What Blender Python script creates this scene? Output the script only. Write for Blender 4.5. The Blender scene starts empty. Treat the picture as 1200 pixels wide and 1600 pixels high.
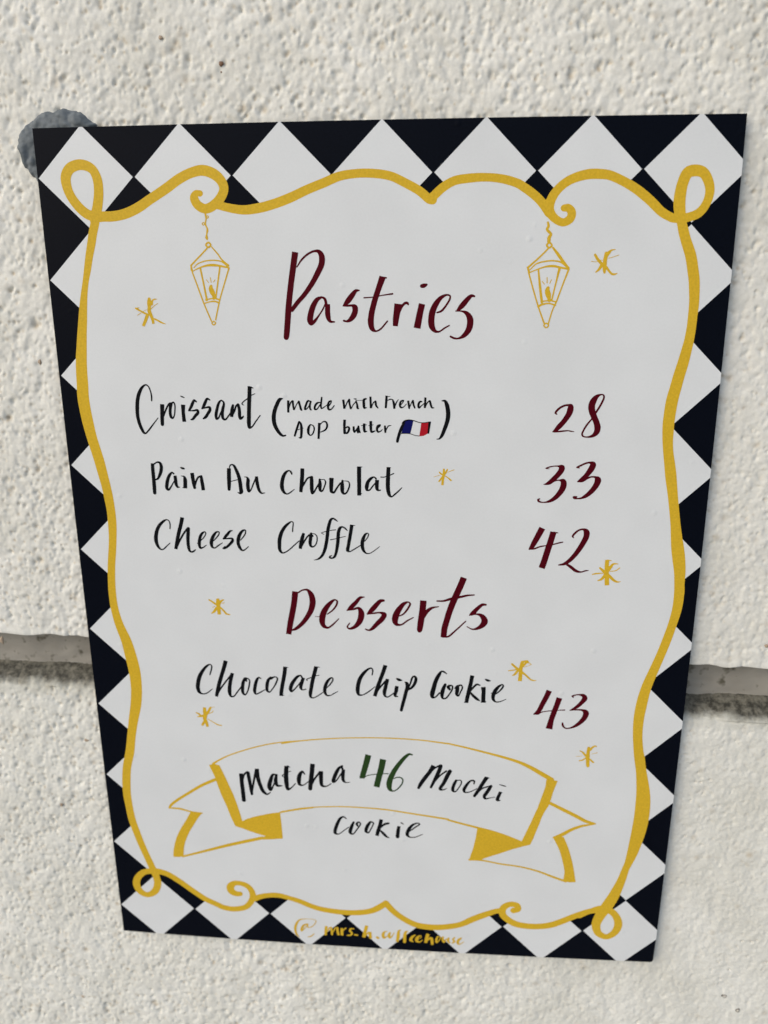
import bpy, math, numpy as np
from mathutils import Matrix, Vector
from mathutils.geometry import tessellate_polygon

# ------------------------------------------------------------------ camera, light, exposure
SC = bpy.context.scene
COL = SC.collection
MM = 0.001

cam = bpy.data.cameras.new('camera')
camo = bpy.data.objects.new('camera', cam)
COL.objects.link(camo)
camo.matrix_world = Matrix((
    (0.996977, -0.033217, 0.070242, 0.01911866),
    (0.076563, 0.265907, -0.960953, -0.24682068),
    (0.013242, 0.963426, 0.267646, 0.09849025),
    (0, 0, 0, 1)))
cam.sensor_fit = 'VERTICAL'
cam.sensor_height = 36.0
cam.sensor_width = 27.0
cam.lens = 1201.764 / 1600 * 36.0
cam.clip_start = 0.01
cam.clip_end = 200.0
cam.dof.use_dof = True
cam.dof.focus_distance = 0.245
cam.dof.aperture_fstop = 10.0
SC.camera = camo

SUN_ELEV = math.radians(32)
SUN_AZ = math.radians(228)          # compass bearing, 0 = +Y (into the wall), clockwise; 228 = in front of the wall, well to its left
world = bpy.data.worlds.new('World')
SC.world = world
world.use_nodes = True
wn = world.node_tree
wn.nodes.clear()
sky = wn.nodes.new('ShaderNodeTexSky')
sky.sky_type = 'NISHITA'
sky.sun_disc = False
sky.sun_elevation = SUN_ELEV
sky.sun_rotation = SUN_AZ
sky.air_density = 1.0
sky.dust_density = 2.6
sky.ozone_density = 1.0
bgn = wn.nodes.new('ShaderNodeBackground')
bgn.inputs['Strength'].default_value = 0.145
won = wn.nodes.new('ShaderNodeOutputWorld')
wn.links.new(sky.outputs[0], bgn.inputs['Color'])
wn.links.new(bgn.outputs[0], won.inputs['Surface'])

sun = bpy.data.lights.new('sun', 'SUN')
sun.energy = 1.15
sun.angle = math.radians(68)
sun.color = (1.0, 0.965, 0.91)
suno = bpy.data.objects.new('sun', sun)
COL.objects.link(suno)
sd = Vector((math.sin(SUN_AZ) * math.cos(SUN_ELEV), math.cos(SUN_AZ) * math.cos(SUN_ELEV), math.sin(SUN_ELEV)))
suno.rotation_euler = sd.to_track_quat('Z', 'Y').to_euler()
suno.location = sd * 3

SC.view_settings.view_transform = 'Standard'
SC.view_settings.look = 'None'
SC.view_settings.gamma = 1.0
SC.view_settings.exposure = -0.02

# ------------------------------------------------------------------ helpers
def tag(o, label=None, cat=None, kind=None):
    if label: o['label'] = label
    if cat: o['category'] = cat
    if kind: o['kind'] = kind
    return o

def empty(name, parent=None, mat=None):
    o = bpy.data.objects.new(name, None)
    o.empty_display_size = 0.02
    COL.objects.link(o)
    if parent: o.parent = parent
    if mat is not None: o.matrix_world = mat
    return o

def link(name, me, mat, parent=None, label=None):
    me.materials.clear()
    me.materials.append(mat)
    o = bpy.data.objects.new(name, me)
    COL.objects.link(o)
    if parent: o.parent = parent
    if label: o['label'] = label
    return o

class Mat:
    """small wrapper for building node materials"""
    def __init__(s, name, rough=0.5, spec=0.5):
        s.m = bpy.data.materials.new(name)
        s.m.use_nodes = True
        s.t = s.m.node_tree
        s.b = s.t.nodes['Principled BSDF']
        s.b.inputs['Roughness'].default_value = rough
        s.b.inputs['Specular IOR Level'].default_value = spec
        s.co = s.t.nodes.new('ShaderNodeTexCoord')
    def n(s, kind, **kw):
        nd = s.t.nodes.new(kind)
        for k, v in kw.items():
            if k in nd.inputs.keys(): nd.inputs[k].default_value = v
            else: setattr(nd, k, v)
        return nd
    def l(s, a, b): s.t.links.new(a, b)
    def noise(s, scale, detail=3, rough=0.5, stretch=None):
        nd = s.n('ShaderNodeTexNoise', Scale=scale, Detail=detail, Roughness=rough)
        if stretch:
            mp = s.n('ShaderNodeMapping'); mp.inputs['Scale'].default_value = stretch
            s.l(s.co.outputs['Object'], mp.inputs[0]); s.l(mp.outputs[0], nd.inputs['Vector'])
        else:
            s.l(s.co.outputs['Object'], nd.inputs['Vector'])
        return nd.outputs['Fac']
    def ramp(s, fac, stops):
        r = s.n('ShaderNodeValToRGB')
        el = r.color_ramp.elements
        while len(el) < len(stops): el.new(0.5)
        for e, (p, c) in zip(el, stops):
            e.position = p; e.color = (c[0], c[1], c[2], 1)
        s.l(fac, r.inputs[0])
        return r.outputs[0]
    def mix(s, fac, a, b, mode='MIX'):
        m = s.n('ShaderNodeMix', data_type='RGBA', blend_type=mode)
        if isinstance(fac, float): m.inputs[0].default_value = fac
        else: s.l(fac, m.inputs[0])
        for i, v in ((6, a), (7, b)):
            if isinstance(v, tuple): m.inputs[i].default_value = (v[0], v[1], v[2], 1)
            else: s.l(v, m.inputs[i])
        return m.outputs[2]
    def bump(s, h, strength, dist):
        b = s.n('ShaderNodeBump'); b.inputs['Strength'].default_value = strength
        b.inputs['Distance'].default_value = dist
        s.l(h, b.inputs['Height'])
        if s.b.inputs['Normal'].links:
            s.l(s.b.inputs['Normal'].links[0].from_socket, b.inputs['Normal'])
        s.l(b.outputs[0], s.b.inputs['Normal'])
    def col(s, c):
        if isinstance(c, tuple): s.b.inputs['Base Color'].default_value = (c[0], c[1], c[2], 1)
        else: s.l(c, s.b.inputs['Base Color'])
        return s

# ------------------------------------------------------------------ materials
def print_mat(name, c, grain=0.10, rough=0.33, spec=0.05):
    m = Mat(name, rough, spec)
    f = m.noise(1400, 2, 0.6)
    f2 = m.noise(45, 2, 0.5)
    dk = tuple(v * (1 - grain) for v in c); lt = tuple(min(1, v * (1 + grain)) for v in c)
    a = m.ramp(f, [(0.3, dk), (0.7, lt)])
    b = m.ramp(f2, [(0.3, (0.95, 0.95, 0.95)), (0.7, (1, 1, 1))])
    m.col(m.mix(1.0, a, b, 'MULTIPLY'))
    # shallow dents and dimples of a laminated sheet
    m.bump(m.noise(30, 2, 0.45), 0.05, 0.0010)
    vo = m.n('ShaderNodeTexVoronoi', Scale=110.0); m.l(m.co.outputs['Object'], vo.inputs['Vector'])
    dim = m.ramp(vo.outputs['Distance'], [(0.02, (1, 1, 1)), (0.13, (0, 0, 0))])
    few = m.ramp(m.noise(38, 1, 0.5), [(0.46, (0, 0, 0)), (0.58, (1, 1, 1))])
    m.bump(m.mix(1.0, dim, few, 'MULTIPLY'), 0.6, 0.00018)
    return m.m

M_WHITE = print_mat('white_print', (0.70, 0.73, 0.74), 0.015, 0.42, 0.35)
M_BLACK = print_mat('navy_black_print', (0.0022, 0.0034, 0.0075), 0.15)
M_GOLD = print_mat('gold_print', (0.64, 0.415, 0.026), 0.09, 0.36, 0.15)
M_INK = print_mat('black_ink', (0.006, 0.0065, 0.008), 0.10)
M_RED = print_mat('burgundy_ink', (0.074, 0.0020, 0.007), 0.06)
M_GREEN = print_mat('green_ink', (0.024, 0.056, 0.016), 0.06)
M_NAVY = print_mat('flag_blue_ink', (0.006, 0.008, 0.10), 0.06)
M_CRIMSON = print_mat('flag_red_ink', (0.40, 0.012, 0.022), 0.06)

def stucco_mat(name, base, dark, dirt):
    m = Mat(name, 0.72, 0.35)
    c = m.ramp(m.noise(34, 4, 0.55), [(0.28, dark), (0.62, base)])
    sp = m.n('ShaderNodeTexVoronoi', Scale=190.0); m.l(m.co.outputs['Object'], sp.inputs['Vector'])
    spots = m.ramp(sp.outputs['Distance'], [(0.10, (1, 1, 1)), (0.34, (0, 0, 0))])
    pick = m.ramp(m.noise(75, 2, 0.6), [(0.52, (0, 0, 0)), (0.68, (0.55, 0.55, 0.55))])
    msk = m.mix(1.0, spots, pick, 'MULTIPLY')
    c = m.mix(msk, c, dirt)
    at = m.n('ShaderNodeAttribute'); at.attribute_name = 'grit_shade'
    c = m.mix(at.outputs['Fac'], c, dirt)  # dirt colour in the pits, reused as painted shade in the pinholes
    fine = m.ramp(m.noise(900, 2, 0.6), [(0.3, (0.93, 0.93, 0.92)), (0.65, (1, 1, 1))])
    c = m.mix(1.0, c, fine, 'MULTIPLY')
    m.col(c)
    m.bump(m.noise(1000, 3, 0.65), 0.30, 0.00028)
    # beyond the finely modelled stretch the same bumps and pits go on as relief in the material
    fa = m.n('ShaderNodeAttribute'); fa.attribute_name = 'coarse'
    v2 = m.n('ShaderNodeTexVoronoi', Scale=330.0); m.l(m.co.outputs['Object'], v2.inputs['Vector'])
    pit = m.ramp(v2.outputs['Distance'], [(0.12, (0, 0, 0)), (0.42, (1, 1, 1))])
    hgt = m.mix(0.30, m.ramp(m.noise(360, 3, 0.62), [(0.36, (0, 0, 0)), (0.60, (1, 1, 1))]), pit)
    m.bump(m.mix(1.0, hgt, fa.outputs['Fac'], 'MULTIPLY'), 1.0, 0.0009)
    return m
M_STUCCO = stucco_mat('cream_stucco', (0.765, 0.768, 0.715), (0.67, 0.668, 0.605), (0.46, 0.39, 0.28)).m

def ledge_mat():
    # the lower block: same stucco, grime lodged along the sloping ledge of the joint (object space z)
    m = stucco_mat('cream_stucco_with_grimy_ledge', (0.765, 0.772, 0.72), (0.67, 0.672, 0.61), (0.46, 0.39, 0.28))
    src = m.b.inputs['Base Color'].links[0].from_socket
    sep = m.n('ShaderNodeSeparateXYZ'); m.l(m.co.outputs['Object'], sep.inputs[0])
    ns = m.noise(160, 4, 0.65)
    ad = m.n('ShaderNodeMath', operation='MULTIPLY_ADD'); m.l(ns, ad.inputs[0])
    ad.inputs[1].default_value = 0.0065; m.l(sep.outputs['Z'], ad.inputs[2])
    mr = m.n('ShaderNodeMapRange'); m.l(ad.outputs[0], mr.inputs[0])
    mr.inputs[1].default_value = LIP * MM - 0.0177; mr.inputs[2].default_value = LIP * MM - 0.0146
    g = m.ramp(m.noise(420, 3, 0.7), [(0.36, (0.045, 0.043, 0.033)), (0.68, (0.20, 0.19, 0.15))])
    # a paler greenish film of algae reaching further down the shoulder
    mr2 = m.n('ShaderNodeMapRange'); m.l(ad.outputs[0], mr2.inputs[0])
    mr2.inputs[1].default_value = LIP * MM - 0.0225; mr2.inputs[2].default_value = LIP * MM - 0.0140
    mr2.inputs[4].default_value = 0.75
    film = m.mix(mr2.outputs[0], src, (0.36, 0.355, 0.285))
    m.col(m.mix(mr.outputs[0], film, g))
    return m.m
LIP = -22.4      # mm, world height of the upper block's lower edge
M_LEDGE = ledge_mat()

mm_ = Mat('grey_mortar', 0.85, 0.2)
cc = mm_.ramp(mm_.noise(60, 3, 0.5), [(0.3, (0.27, 0.255, 0.22)), (0.7, (0.36, 0.345, 0.305))])
sp_ = mm_.ramp(mm_.noise(240, 2, 0.55), [(0.56, (1, 1, 1)), (0.70, (0.36, 0.35, 0.30))])
mm_.col(mm_.mix(1.0, cc, sp_, 'MULTIPLY'))
mm_.bump(mm_.noise(500, 3, 0.6), 0.3, 0.0003)
M_MORTAR = mm_.m

pm = Mat('blue_grey_putty', 0.7, 0.35)
pm.col(pm.ramp(pm.noise(260, 4, 0.6), [(0.25, (0.08, 0.098, 0.108)), (0.55, (0.145, 0.168, 0.182)), (0.8, (0.20, 0.225, 0.238))]))
pm.bump(pm.noise(700, 3, 0.6), 0.5, 0.0003)
M_PUTTY = pm.m

def flat_mat(name, c, rough=0.5):
    m = Mat(name, rough, 0.4)
    m.col(m.ramp(m.noise(900, 2, 0.5), [(0.3, tuple(v * 0.8 for v in c)), (0.7, c)]))
    return m.m
M_BROWN = flat_mat('brown_fleck', (0.20, 0.11, 0.06))
M_TAN = flat_mat('tan_grain', (0.42, 0.33, 0.24))
M_DRIP = flat_mat('dried_drip', (0.62, 0.59, 0.52), 0.2)
M_DRIPRIM = flat_mat('dried_drip_rim', (0.07, 0.055, 0.04), 0.4)
M_ADDED_GROUND = flat_mat('added_ground_pale', (0.42, 0.41, 0.39), 0.8)

# ------------------------------------------------------------------ printed artwork, in mm on the card face (x right, y up), widths in mm; all values x100
PRINT = {
 'border_a': ('00 -8817,12292,303 -8569,12317,302 -8262,12319,302 -7847,12388,301 -7426,12555,300 -7000,12802,288 -6472,13106,295 -6052,13367,293 -5642,13541,292 -5292,13594,310 -4954,13477,310 -4745,13272,292 -4688,13069,284 -4769,12866,285 -4982,12641,286 -5290,12507,278 -5532,12625,277 -5628,12831,257 -5560,12953,181 -5435,12947,181', ''),
 'border_b': ('00 -4934,12618,238 -4615,12536,248 -4122,12462,267 -3624,12511,285 -3125,12633,284 -2627,12803,282 -2131,13013,271 -1640,13189,270 -1153,13369,259 -671,13438,249 -191,13440,253 -191,13440,248 382,13356,252 860,13142,257 1243,12937,258 1556,12698,268 1642,12683,268', ''),
 'border_c': ('00 1580,12697,258 1956,13026,261 2284,13198,255 2754,13266,254 3223,13281,236 3694,13231,244 4167,13093,253 4359,12976,254 4568,12837,257 4779,12666,258 4961,12464,258 5095,12278,259', ''),
 'border_d': ('00 5533,12406,197 5665,12404,227 5766,12270,251 5730,12108,251 5533,12005,229 5259,12135,244 5098,12381,289 5153,12661,272 5325,12922,256 5590,13137,257 5891,13261,268 6194,13324,280 6515,13325,276 6793,13287,263 7219,13108,258 7602,12890,268 7994,12597,269 8392,12250,256 8681,12097,243', ''),
 'border_e': ('00 8392,12250,256 8728,12083,234 9093,12101,252 9424,12221,260 9612,12468,249 9686,12793,261 9620,13075,273 9446,13321,290 9237,13380,316 9017,13328,326 8899,13063,318 8850,12630,339 8884,12280,332 8969,11970,279 9054,11703,299 9136,11479,300 9324,11028,320 9440,10574,323 9491,10345,323 9533,9999,311 9558,9651,295 9554,9300,279 9548,8946,281 9519,8590,293 9465,8230,317 9400,7867,340 9320,7501,350 9254,7132,356 9187,6760,369 9157,6384,364 9144,6006,359 9161,5625,339 9169,5497,328 9220,5112,315 9300,4724,336 9374,4333,353 9449,3939,328 9524,3542,311 9596,3141,309 9669,2737,315 9738,2330,356 9816,1919,406 9898,1505,409 9966,1087,371 9995,665,333 10018,382,337 10005,-192,318 9908,-775,293 9773,-1366,302 9610,-1966,299 9423,-2575,319 9244,-3192,346 9144,-3814,378 9093,-4442,358 9112,-5074,332 9198,-5712,341 9245,-5936,369 9340,-6420,362 9427,-6909,420 9499,-7403,487 9528,-7903,532 9524,-8411,536 9481,-8925,516 9408,-9446,463 9317,-9974,381 9207,-10437,282 9137,-10654,270 9024,-11160,310 8791,-11896,406 8562,-12408,435 8327,-12880,385 8233,-13258,334 8350,-13639,282 8661,-13782,242 8946,-13566,281 9059,-13163,306 8916,-12766,278 8661,-12548,277 8329,-12489,251 7980,-12631,212 7577,-12880,226', ''),
 'border_f': ('00 8274,-12559,231 7922,-12657,239 7457,-12881,247 6873,-13218,262 6519,-13385,269 6038,-13486,257 5550,-13490,264 5180,-13419,271 4898,-13250,270 4688,-13018,270 4695,-12719,269 4931,-12533,241 5205,-12559,241 5261,-12733,228 5094,-12804,255', ''),
 'border_f2': ('00 4638,-12835,242 4426,-12879,229 4065,-13045,257 3581,-13296,272 3095,-13590,246 2602,-13735,254 2167,-13799,262 1731,-13796,262 1356,-13731,255 948,-13531,248 541,-13225,247 323,-12984,257 177,-12791,257', ''),
 'border_g': ('00 177,-12798,246 -146,-13053,268 -366,-13181,248 -681,-13274,245 -996,-13319,242 -1470,-13336,239 -1943,-13303,229 -2416,-13229,222 -2794,-13110,222 -3201,-12932,215 -3672,-12786,201 -4075,-12698,222 -4484,-12731,223 -4769,-12810,234 -5004,-12923,246', ''),
 'border_h': ('00 -5579,-12730,212 -5713,-12739,235 -5912,-12630,290 -5952,-12427,301 -5814,-12262,245 -5608,-12225,211 -5306,-12320,222 -5137,-12508,234 -5070,-12806,257 -5166,-13086,247 -5358,-13325,236 -5596,-13426,242 -5960,-13475,237 -6369,-13392,237 -6469,-13332,237 -6971,-13083,237 -7464,-12719,236 -7952,-12320,235 -8443,-11983,246 -8796,-11872,257', ''),
 'border_i': ('00 -8796,-11872,257 -9107,-11880,257 -9426,-11966,258 -9686,-12254,282 -9750,-12562,294 -9613,-12889,273 -9336,-13018,239 -9032,-12833,283 -8888,-12476,293 -8912,-12145,292 -9037,-11731,279 -9188,-11262,267 -9373,-10681,276 -9526,-10104,285 -9656,-9531,294 -9715,-8960,291 -9747,-8393,311 -9718,-7828,329 -9635,-7212,327 -9465,-6571,339 -9339,-5886,323 -9203,-5210,358 -9044,-4541,405 -8965,-3884,414 -8972,-3239,435 -9057,-2604,431 -9176,-1978,379 -9371,-1361,315 -9481,-748,282 -9502,-140,274 -9471,463,271 -9472,463,274 -9419,940,272 -9344,1414,274 -9283,1882,277 -9250,2346,303 -9245,2804,300 -9276,3258,317 -9329,3707,323 -9404,4152,339 -9479,4594,355 -9575,5031,353 -9666,5465,359 -9730,5895,383 -9780,6322,389 -9803,6745,395 -9778,7165,392 -9762,7581,381 -9725,7993,366 -9666,8402,339 -9608,8807,311 -9542,9208,289 -9481,9606,258 -9407,10001,220 -9314,10391,198 -9209,10778,229 -9113,11162,247 -9001,11542,269 -8923,11843,276 -8825,12143,282 -8822,12245,313 -8706,12569,311 -8612,13029,299 -8619,13394,292 -8732,13658,277 -8921,13778,295 -9170,13809,305 -9460,13700,316 -9611,13453,322 -9563,13041,290 -9327,12646,292 -9047,12397,298 -8775,12306,298', ''),
 'pastries': ('10 -2560,11229,195 -2631,10825,191 -2746,10152,187 -2824,9605,189 -2873,9136,191 -2923,8717,180 -2934,8666,165|00 -2519,10792,35 -2370,10997,58 -2167,11168,63 -1968,11251,69 -1827,11239,114 -1741,11112,178 -1746,10886,184 -1878,10606,174 -2080,10271,157 -2318,9960,141 -2525,9742,135 -2720,9509,130|00 -1748,9887,47 -1893,9835,123 -2026,9658,165 -2119,9411,183 -2155,9176,184 -2123,9093,131 -2026,9149,107 -1877,9328,53 -1728,9548,47 -1638,9739,41|00 -1791,9898,47 -1678,9843,82 -1626,9657,88|10 -1582,9679,147 -1593,9465,165 -1577,9286,154 -1517,9156,89 -1379,9139,41|00 -595,10089,46 -694,10075,99 -823,9927,163 -954,9764,164 -1069,9642,76|00 -1104,9623,35 -956,9628,64 -813,9633,82 -734,9586,164 -725,9463,176 -789,9312,171 -906,9189,118 -1006,9156,65 -1083,9175,65|10 140,10488,201 -17,10059,174 -132,9707,175 -214,9380,182 -236,9105,188 -188,8925,142 -80,8856,59 63,8917,53 283,9159,47|00 126,10475,46 252,10455,46|00 -442,9866,41 -173,9884,35 124,9937,35 445,9982,52|11 615,9683,227 587,9460,210 553,9242,193 531,9008,153|00 672,9433,41 742,9610,76 840,9705,81 910,9699,81 939,9655,41|11 1360,9681,197 1292,9377,198 1211,8944,217|00 1349,10209,115 1410,10220,132 1488,10246,74|00 1826,9417,46 1951,9457,64 2116,9647,63 2223,9849,57 2217,9916,52 2124,9943,57 1945,9863,115 1807,9702,167 1699,9485,191 1652,9213,198 1677,8993,181 1778,8856,100 1905,8842,53 2072,8952,53 2211,9026,41|00 2966,9900,57 2875,9914,97 2753,9807,143 2590,9618,161 2468,9489,81|00 2404,9462,35 2594,9456,52 2749,9388,127 2845,9238,191 2855,9074,197 2804,8883,181 2668,8718,129 2501,8635,59 2374,8640,64 2260,8690,64', ''),
 'croissant': ('00 -7490,6633,49 -7479,6759,54 -7497,6926,45 -7558,7092,44 -7638,7150,44 -7752,7087,80 -7876,6903,116 -7957,6672,125 -7995,6419,130 -8008,6165,122 -7976,5910,113 -7908,5697,105 -7843,5569,82 -7791,5543,55 -7708,5613,55 -7539,5807,50 -7321,6065,27|10 -7143,6520,143 -7161,6299,135 -7182,6044,126 -7190,5864,118 -7191,5853,113|00 -7121,6130,40 -7041,6321,58 -6952,6479,58 -6893,6549,54 -6806,6554,58|00 -6853,6511,116 -6888,6343,103 -6895,6195,99 -6869,6089,85 -6823,6062,58 -6770,6133,45 -6726,6344,45 -6723,6523,49 -6761,6588,49 -6806,6564,58|00 -6509,6790,27 -6447,6765,49 -6374,6734,18|11 -6440,6510,147 -6455,6304,121 -6450,6093,121 -6439,5945,130|00 -5987,6605,44 -6059,6653,76 -6119,6558,98 -6182,6432,98 -6254,6326,67|00 -6277,6305,22 -6093,6317,54 -5974,6333,76 -5958,6255,98 -6063,6138,99 -6156,6032,72 -6211,6021,45|00 -5534,6667,40 -5617,6708,75 -5688,6603,98 -5750,6477,98 -5805,6393,62|00 -5821,6376,27 -5657,6425,58 -5560,6430,76 -5550,6353,102 -5627,6226,98 -5710,6109,94 -5789,6056,54|00 -5110,6638,44 -5173,6652,53 -5247,6564,84 -5319,6354,98 -5361,6165,103 -5349,6049,72 -5283,6081,58 -5210,6229,45 -5113,6419,40|00 -5151,6665,40 -5081,6597,58 -5079,6523,80 -5127,6356,102 -5148,6188,102 -5128,6061,85 -5061,6030,63 -4947,6147,53 -4866,6253,49|01 -4778,6494,84 -4813,6358,115 -4842,6116,102|00 -4819,6148,40 -4735,6317,58 -4668,6485,62 -4606,6537,66|00 -4602,6516,93 -4573,6360,102 -4573,6150,107 -4557,6066,85 -4480,6109,71 -4445,6151,31|10 -4194,7119,131 -4218,6779,132 -4244,6467,133 -4264,6152,133 -4277,5900,129 -4262,5777,98 -4186,5795,54 -4038,5986,44 -3891,6176,35|00 -4195,7093,61 -4081,7064,31|00 -4416,6507,22 -4478,6544,35 -4409,6632,40 -4289,6716,35|00 -4145,6831,31 -4027,6883,22', ''),
 'note': ('00 -3133,6728,38 -3213,6707,99 -3326,6525,121 -3415,6290,132 -3445,6080,138 -3419,5870,133 -3334,5686,117 -3232,5555,95 -3154,5508,61 -3074,5525,50|11 -2944,6670,82 -2951,6476,77 -2956,6275,72|00 -2936,6398,27 -2862,6606,44 -2808,6658,49|01 -2795,6645,66 -2787,6503,66 -2766,6360,66|00 -2752,6373,33 -2667,6555,33 -2599,6646,44|00 -2599,6634,71 -2564,6504,71 -2529,6375,66 -2503,6349,27|00 -2232,6649,44 -2297,6661,60 -2366,6532,71 -2405,6389,60 -2344,6402,38 -2235,6558,33 -2193,6636,27|00 -2206,6636,60 -2244,6506,66 -2227,6390,60 -2188,6364,27|00 -1906,6612,33 -1985,6599,60 -2066,6508,71 -2082,6391,60 -2017,6391,44 -1908,6535,33|10 -1845,6793,54 -1867,6612,60 -1883,6509,66 -1859,6418,49 -1780,6458,33 -1647,6562,22|00 -1649,6459,27 -1555,6589,38 -1540,6666,44 -1606,6640,60 -1648,6511,76 -1625,6386,66 -1546,6395,44 -1445,6512,33|11 -1149,6707,76 -1131,6566,76 -1116,6411,71|00 -1102,6424,27 -1035,6592,38 -968,6708,38|00 -955,6708,65 -944,6567,65 -907,6425,65|00 -894,6412,27 -828,6542,33 -735,6646,33|00 -735,6658,54 -698,6543,65 -686,6440,71 -647,6419,27|00 -799,6735,27 -734,6728,43|11 -2607,5988,61 -2666,5824,72 -2739,5613,72 -2778,5488,56|00 -2607,5982,50 -2562,5930,66 -2540,5773,89 -2546,5588,83 -2572,5455,67 -2625,5455,39|00 -2709,5705,28 -2562,5746,22 -2477,5773,17|00 -2241,5881,50 -2311,5749,89 -2308,5590,72 -2251,5533,39 -2170,5592,44 -2118,5750,50 -2150,5855,39 -2241,5881,39|11 -1945,5949,88 -1961,5725,83 -1985,5416,72|00 -1925,5883,22 -1817,5989,39 -1726,5977,55 -1689,5859,66 -1745,5727,55 -1905,5647,33|10 -1114,6060,88 -1125,5864,88 -1121,5628,88|00 -1114,5760,28 -1021,5826,55 -969,5787,66 -997,5682,72 -1050,5616,61 -1129,5628,44|10 -824,5846,66 -821,5736,72 -801,5658,61 -721,5763,33 -667,5842,38|00 -667,5842,66 -656,5738,71 -618,5646,50|00 -411,6738,54 -476,6712,76 -482,6570,92 -466,6447,71 -401,6455,33|00 -735,6684,16 -502,6691,16|11 -268,6810,70 -264,6649,70 -251,6435,76|00 -232,6469,27 -166,6624,38 -102,6663,49|00 -102,6650,65 -84,6521,65 -25,6445,38|11 252,6844,75 241,6652,76 225,6439,70|00 273,6806,22 363,6819,22|00 285,6691,22 375,6730,38 452,6717,27|01 452,6705,48 491,6577,81 504,6423,70|00 517,6474,27 568,6629,38 632,6719,22|00 684,6527,27 774,6630,32 799,6694,38 722,6668,59 679,6552,70 710,6468,59 787,6476,32 889,6579,22|10 945,6690,70 967,6554,70 980,6452,59|00 1005,6503,27 1056,6632,32 1094,6696,43|00 1099,6683,64 1121,6555,65 1160,6458,49|00 1376,6659,48 1325,6659,59 1274,6556,75 1293,6464,59 1377,6531,32 1466,6609,27|11 1497,6795,70 1491,6635,70 1480,6455,70|00 1505,6507,27 1568,6635,38 1631,6687,48|00 1644,6674,64 1671,6559,70 1711,6467,54 1775,6463,27|00 2026,6689,32 2116,6685,80 2182,6563,129 2224,6358,140 2227,6153,140 2180,5946,130 2107,5737,119 2033,5554,98 1957,5462,49 1879,5453,27|00 -721,5737,66 -683,5646,66|10 -478,5943,82 -480,5765,88 -460,5674,71 -395,5688,33|00 -576,5869,22 -406,5897,27|10 -262,6023,87 -263,5820,88 -238,5668,71 -121,5703,33|00 -341,5871,16 -184,5899,22|00 -55,5769,27 37,5862,38 50,5901,38 -28,5874,66 -63,5769,77 -30,5670,60 75,5705,33 114,5758,22|11 193,5881,60 205,5746,77 210,5636,55|00 231,5720,27 309,5864,38 400,5883,22', ''),
 'flagpole': ('10 827,5999,82 712,5750,98 634,5514,93 601,5369,88 598,5356,77|00 750,5959,27 827,6025,54 969,6070,33 1124,6048,27 1305,5990,27 1460,5981,24 1640,6013,22|00 725,5625,22 998,5622,22 1153,5572,22 1309,5547,22', '1601,6010 1686,6024 1629,5629 1572,5623'),
 'flagblue': ('', '815,5999 892,6051 969,6070 1060,6052 1119,6027 1069,5806 1023,5623 894,5634 738,5633 776,5829'),
 'flagwhite': ('', '1119,6027 1241,5984 1370,5970 1346,5782 1314,5568 1153,5593 1023,5623 1069,5806'),
 'flagred': ('', '1370,5970 1486,5978 1614,6011 1587,5641 1516,5588 1451,5554 1314,5539 1346,5782'),
 'p28': ('00 5673,6282,25 5620,6324,64 5658,6401,70 5768,6503,70 5898,6566,63 5996,6580,70 6082,6539,158 6079,6454,197 6053,6336,190 5986,6200,173 5878,6038,163 5753,5891,160 5650,5779,107 5569,5727,39|00 5595,5719,32 5762,5737,53 5962,5760,46 6062,5766,36 6130,5749,43 6239,5738,18|00 6881,6359,63 6976,6528,63 7062,6713,63 7094,6847,56 7065,6908,45 6982,6913,52 6871,6854,122 6781,6728,192 6733,6577,210 6750,6409,207 6824,6224,190 6914,6038,187 6961,5868,198 6940,5731,177 6856,5628,117 6726,5575,64 6609,5569,43 6524,5594,53 6490,5659,57 6529,5779,57 6618,5950,57 6755,6138,49 6784,6189,46', ''),
 'p33': ('00 5528,4518,17 5415,4531,35 5535,4581,44 5696,4611,39 5819,4606,65 5919,4565,183 5899,4459,183 5804,4320,170 5689,4191,158 5581,4094,132 5462,4022,75 5371,3999,22|00 5412,3989,22 5565,4019,48 5703,4117,53 5865,4145,48 5990,4110,167 6008,3983,198 5965,3832,189 5871,3681,168 5755,3549,142 5596,3443,98 5433,3397,44 5308,3401,49 5227,3443,71 5215,3480,67 5271,3516,31|00 6483,4558,26 6400,4576,52 6508,4636,61 6665,4712,61 6805,4739,73 6900,4683,182 6868,4557,195 6786,4419,174 6693,4290,152 6578,4183,131 6460,4107,52|00 6481,4101,31 6602,4119,57 6739,4217,70 6897,4272,52 7021,4253,87 7087,4180,200 7074,4063,196 6984,3891,175 6871,3750,154 6736,3630,123 6598,3557,66 6465,3540,49 6376,3555,71 6353,3592,62 6451,3600,49', ''),
 'p42': ('10 5401,2519,210 5288,2272,199 5174,2032,182 5084,1852,140 5009,1775,49|00 5032,1770,30 5172,1794,55 5364,1873,49 5558,1912,36|11 5773,2391,204 5691,2043,206 5598,1683,207 5517,1351,208 5450,1117,209|00 5785,2371,66 5919,2362,30|00 5780,1956,42 5972,2014,48 6096,2046,36|00 6440,2201,30 6404,2250,60 6480,2370,72 6611,2475,60 6748,2499,78 6842,2415,185 6851,2274,192 6776,2066,180 6653,1826,169 6500,1584,152 6343,1401,134 6182,1282,98 6002,1242,37|00 6238,1293,73 6413,1176,104 6590,1045,98 6760,1010,49 6898,1058,49 6995,1070,24', ''),
 'star_c': ('11 7582,1459,133 7585,1219,139 7607,918,145 7639,561,152|00 7597,1445,52 7715,1432,29|00 7366,1169,64 7515,1037,104 7693,890,99 7873,728,82 7988,686,52 8071,703,23|00 7940,1324,29 7801,1321,63 7699,1192,110 7575,978,99 7449,778,82 7327,720,35|00 7130,937,35 7240,964,52 7518,992,23|00 7709,1057,23 7901,1092,35 8006,1184,35', ''),
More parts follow.
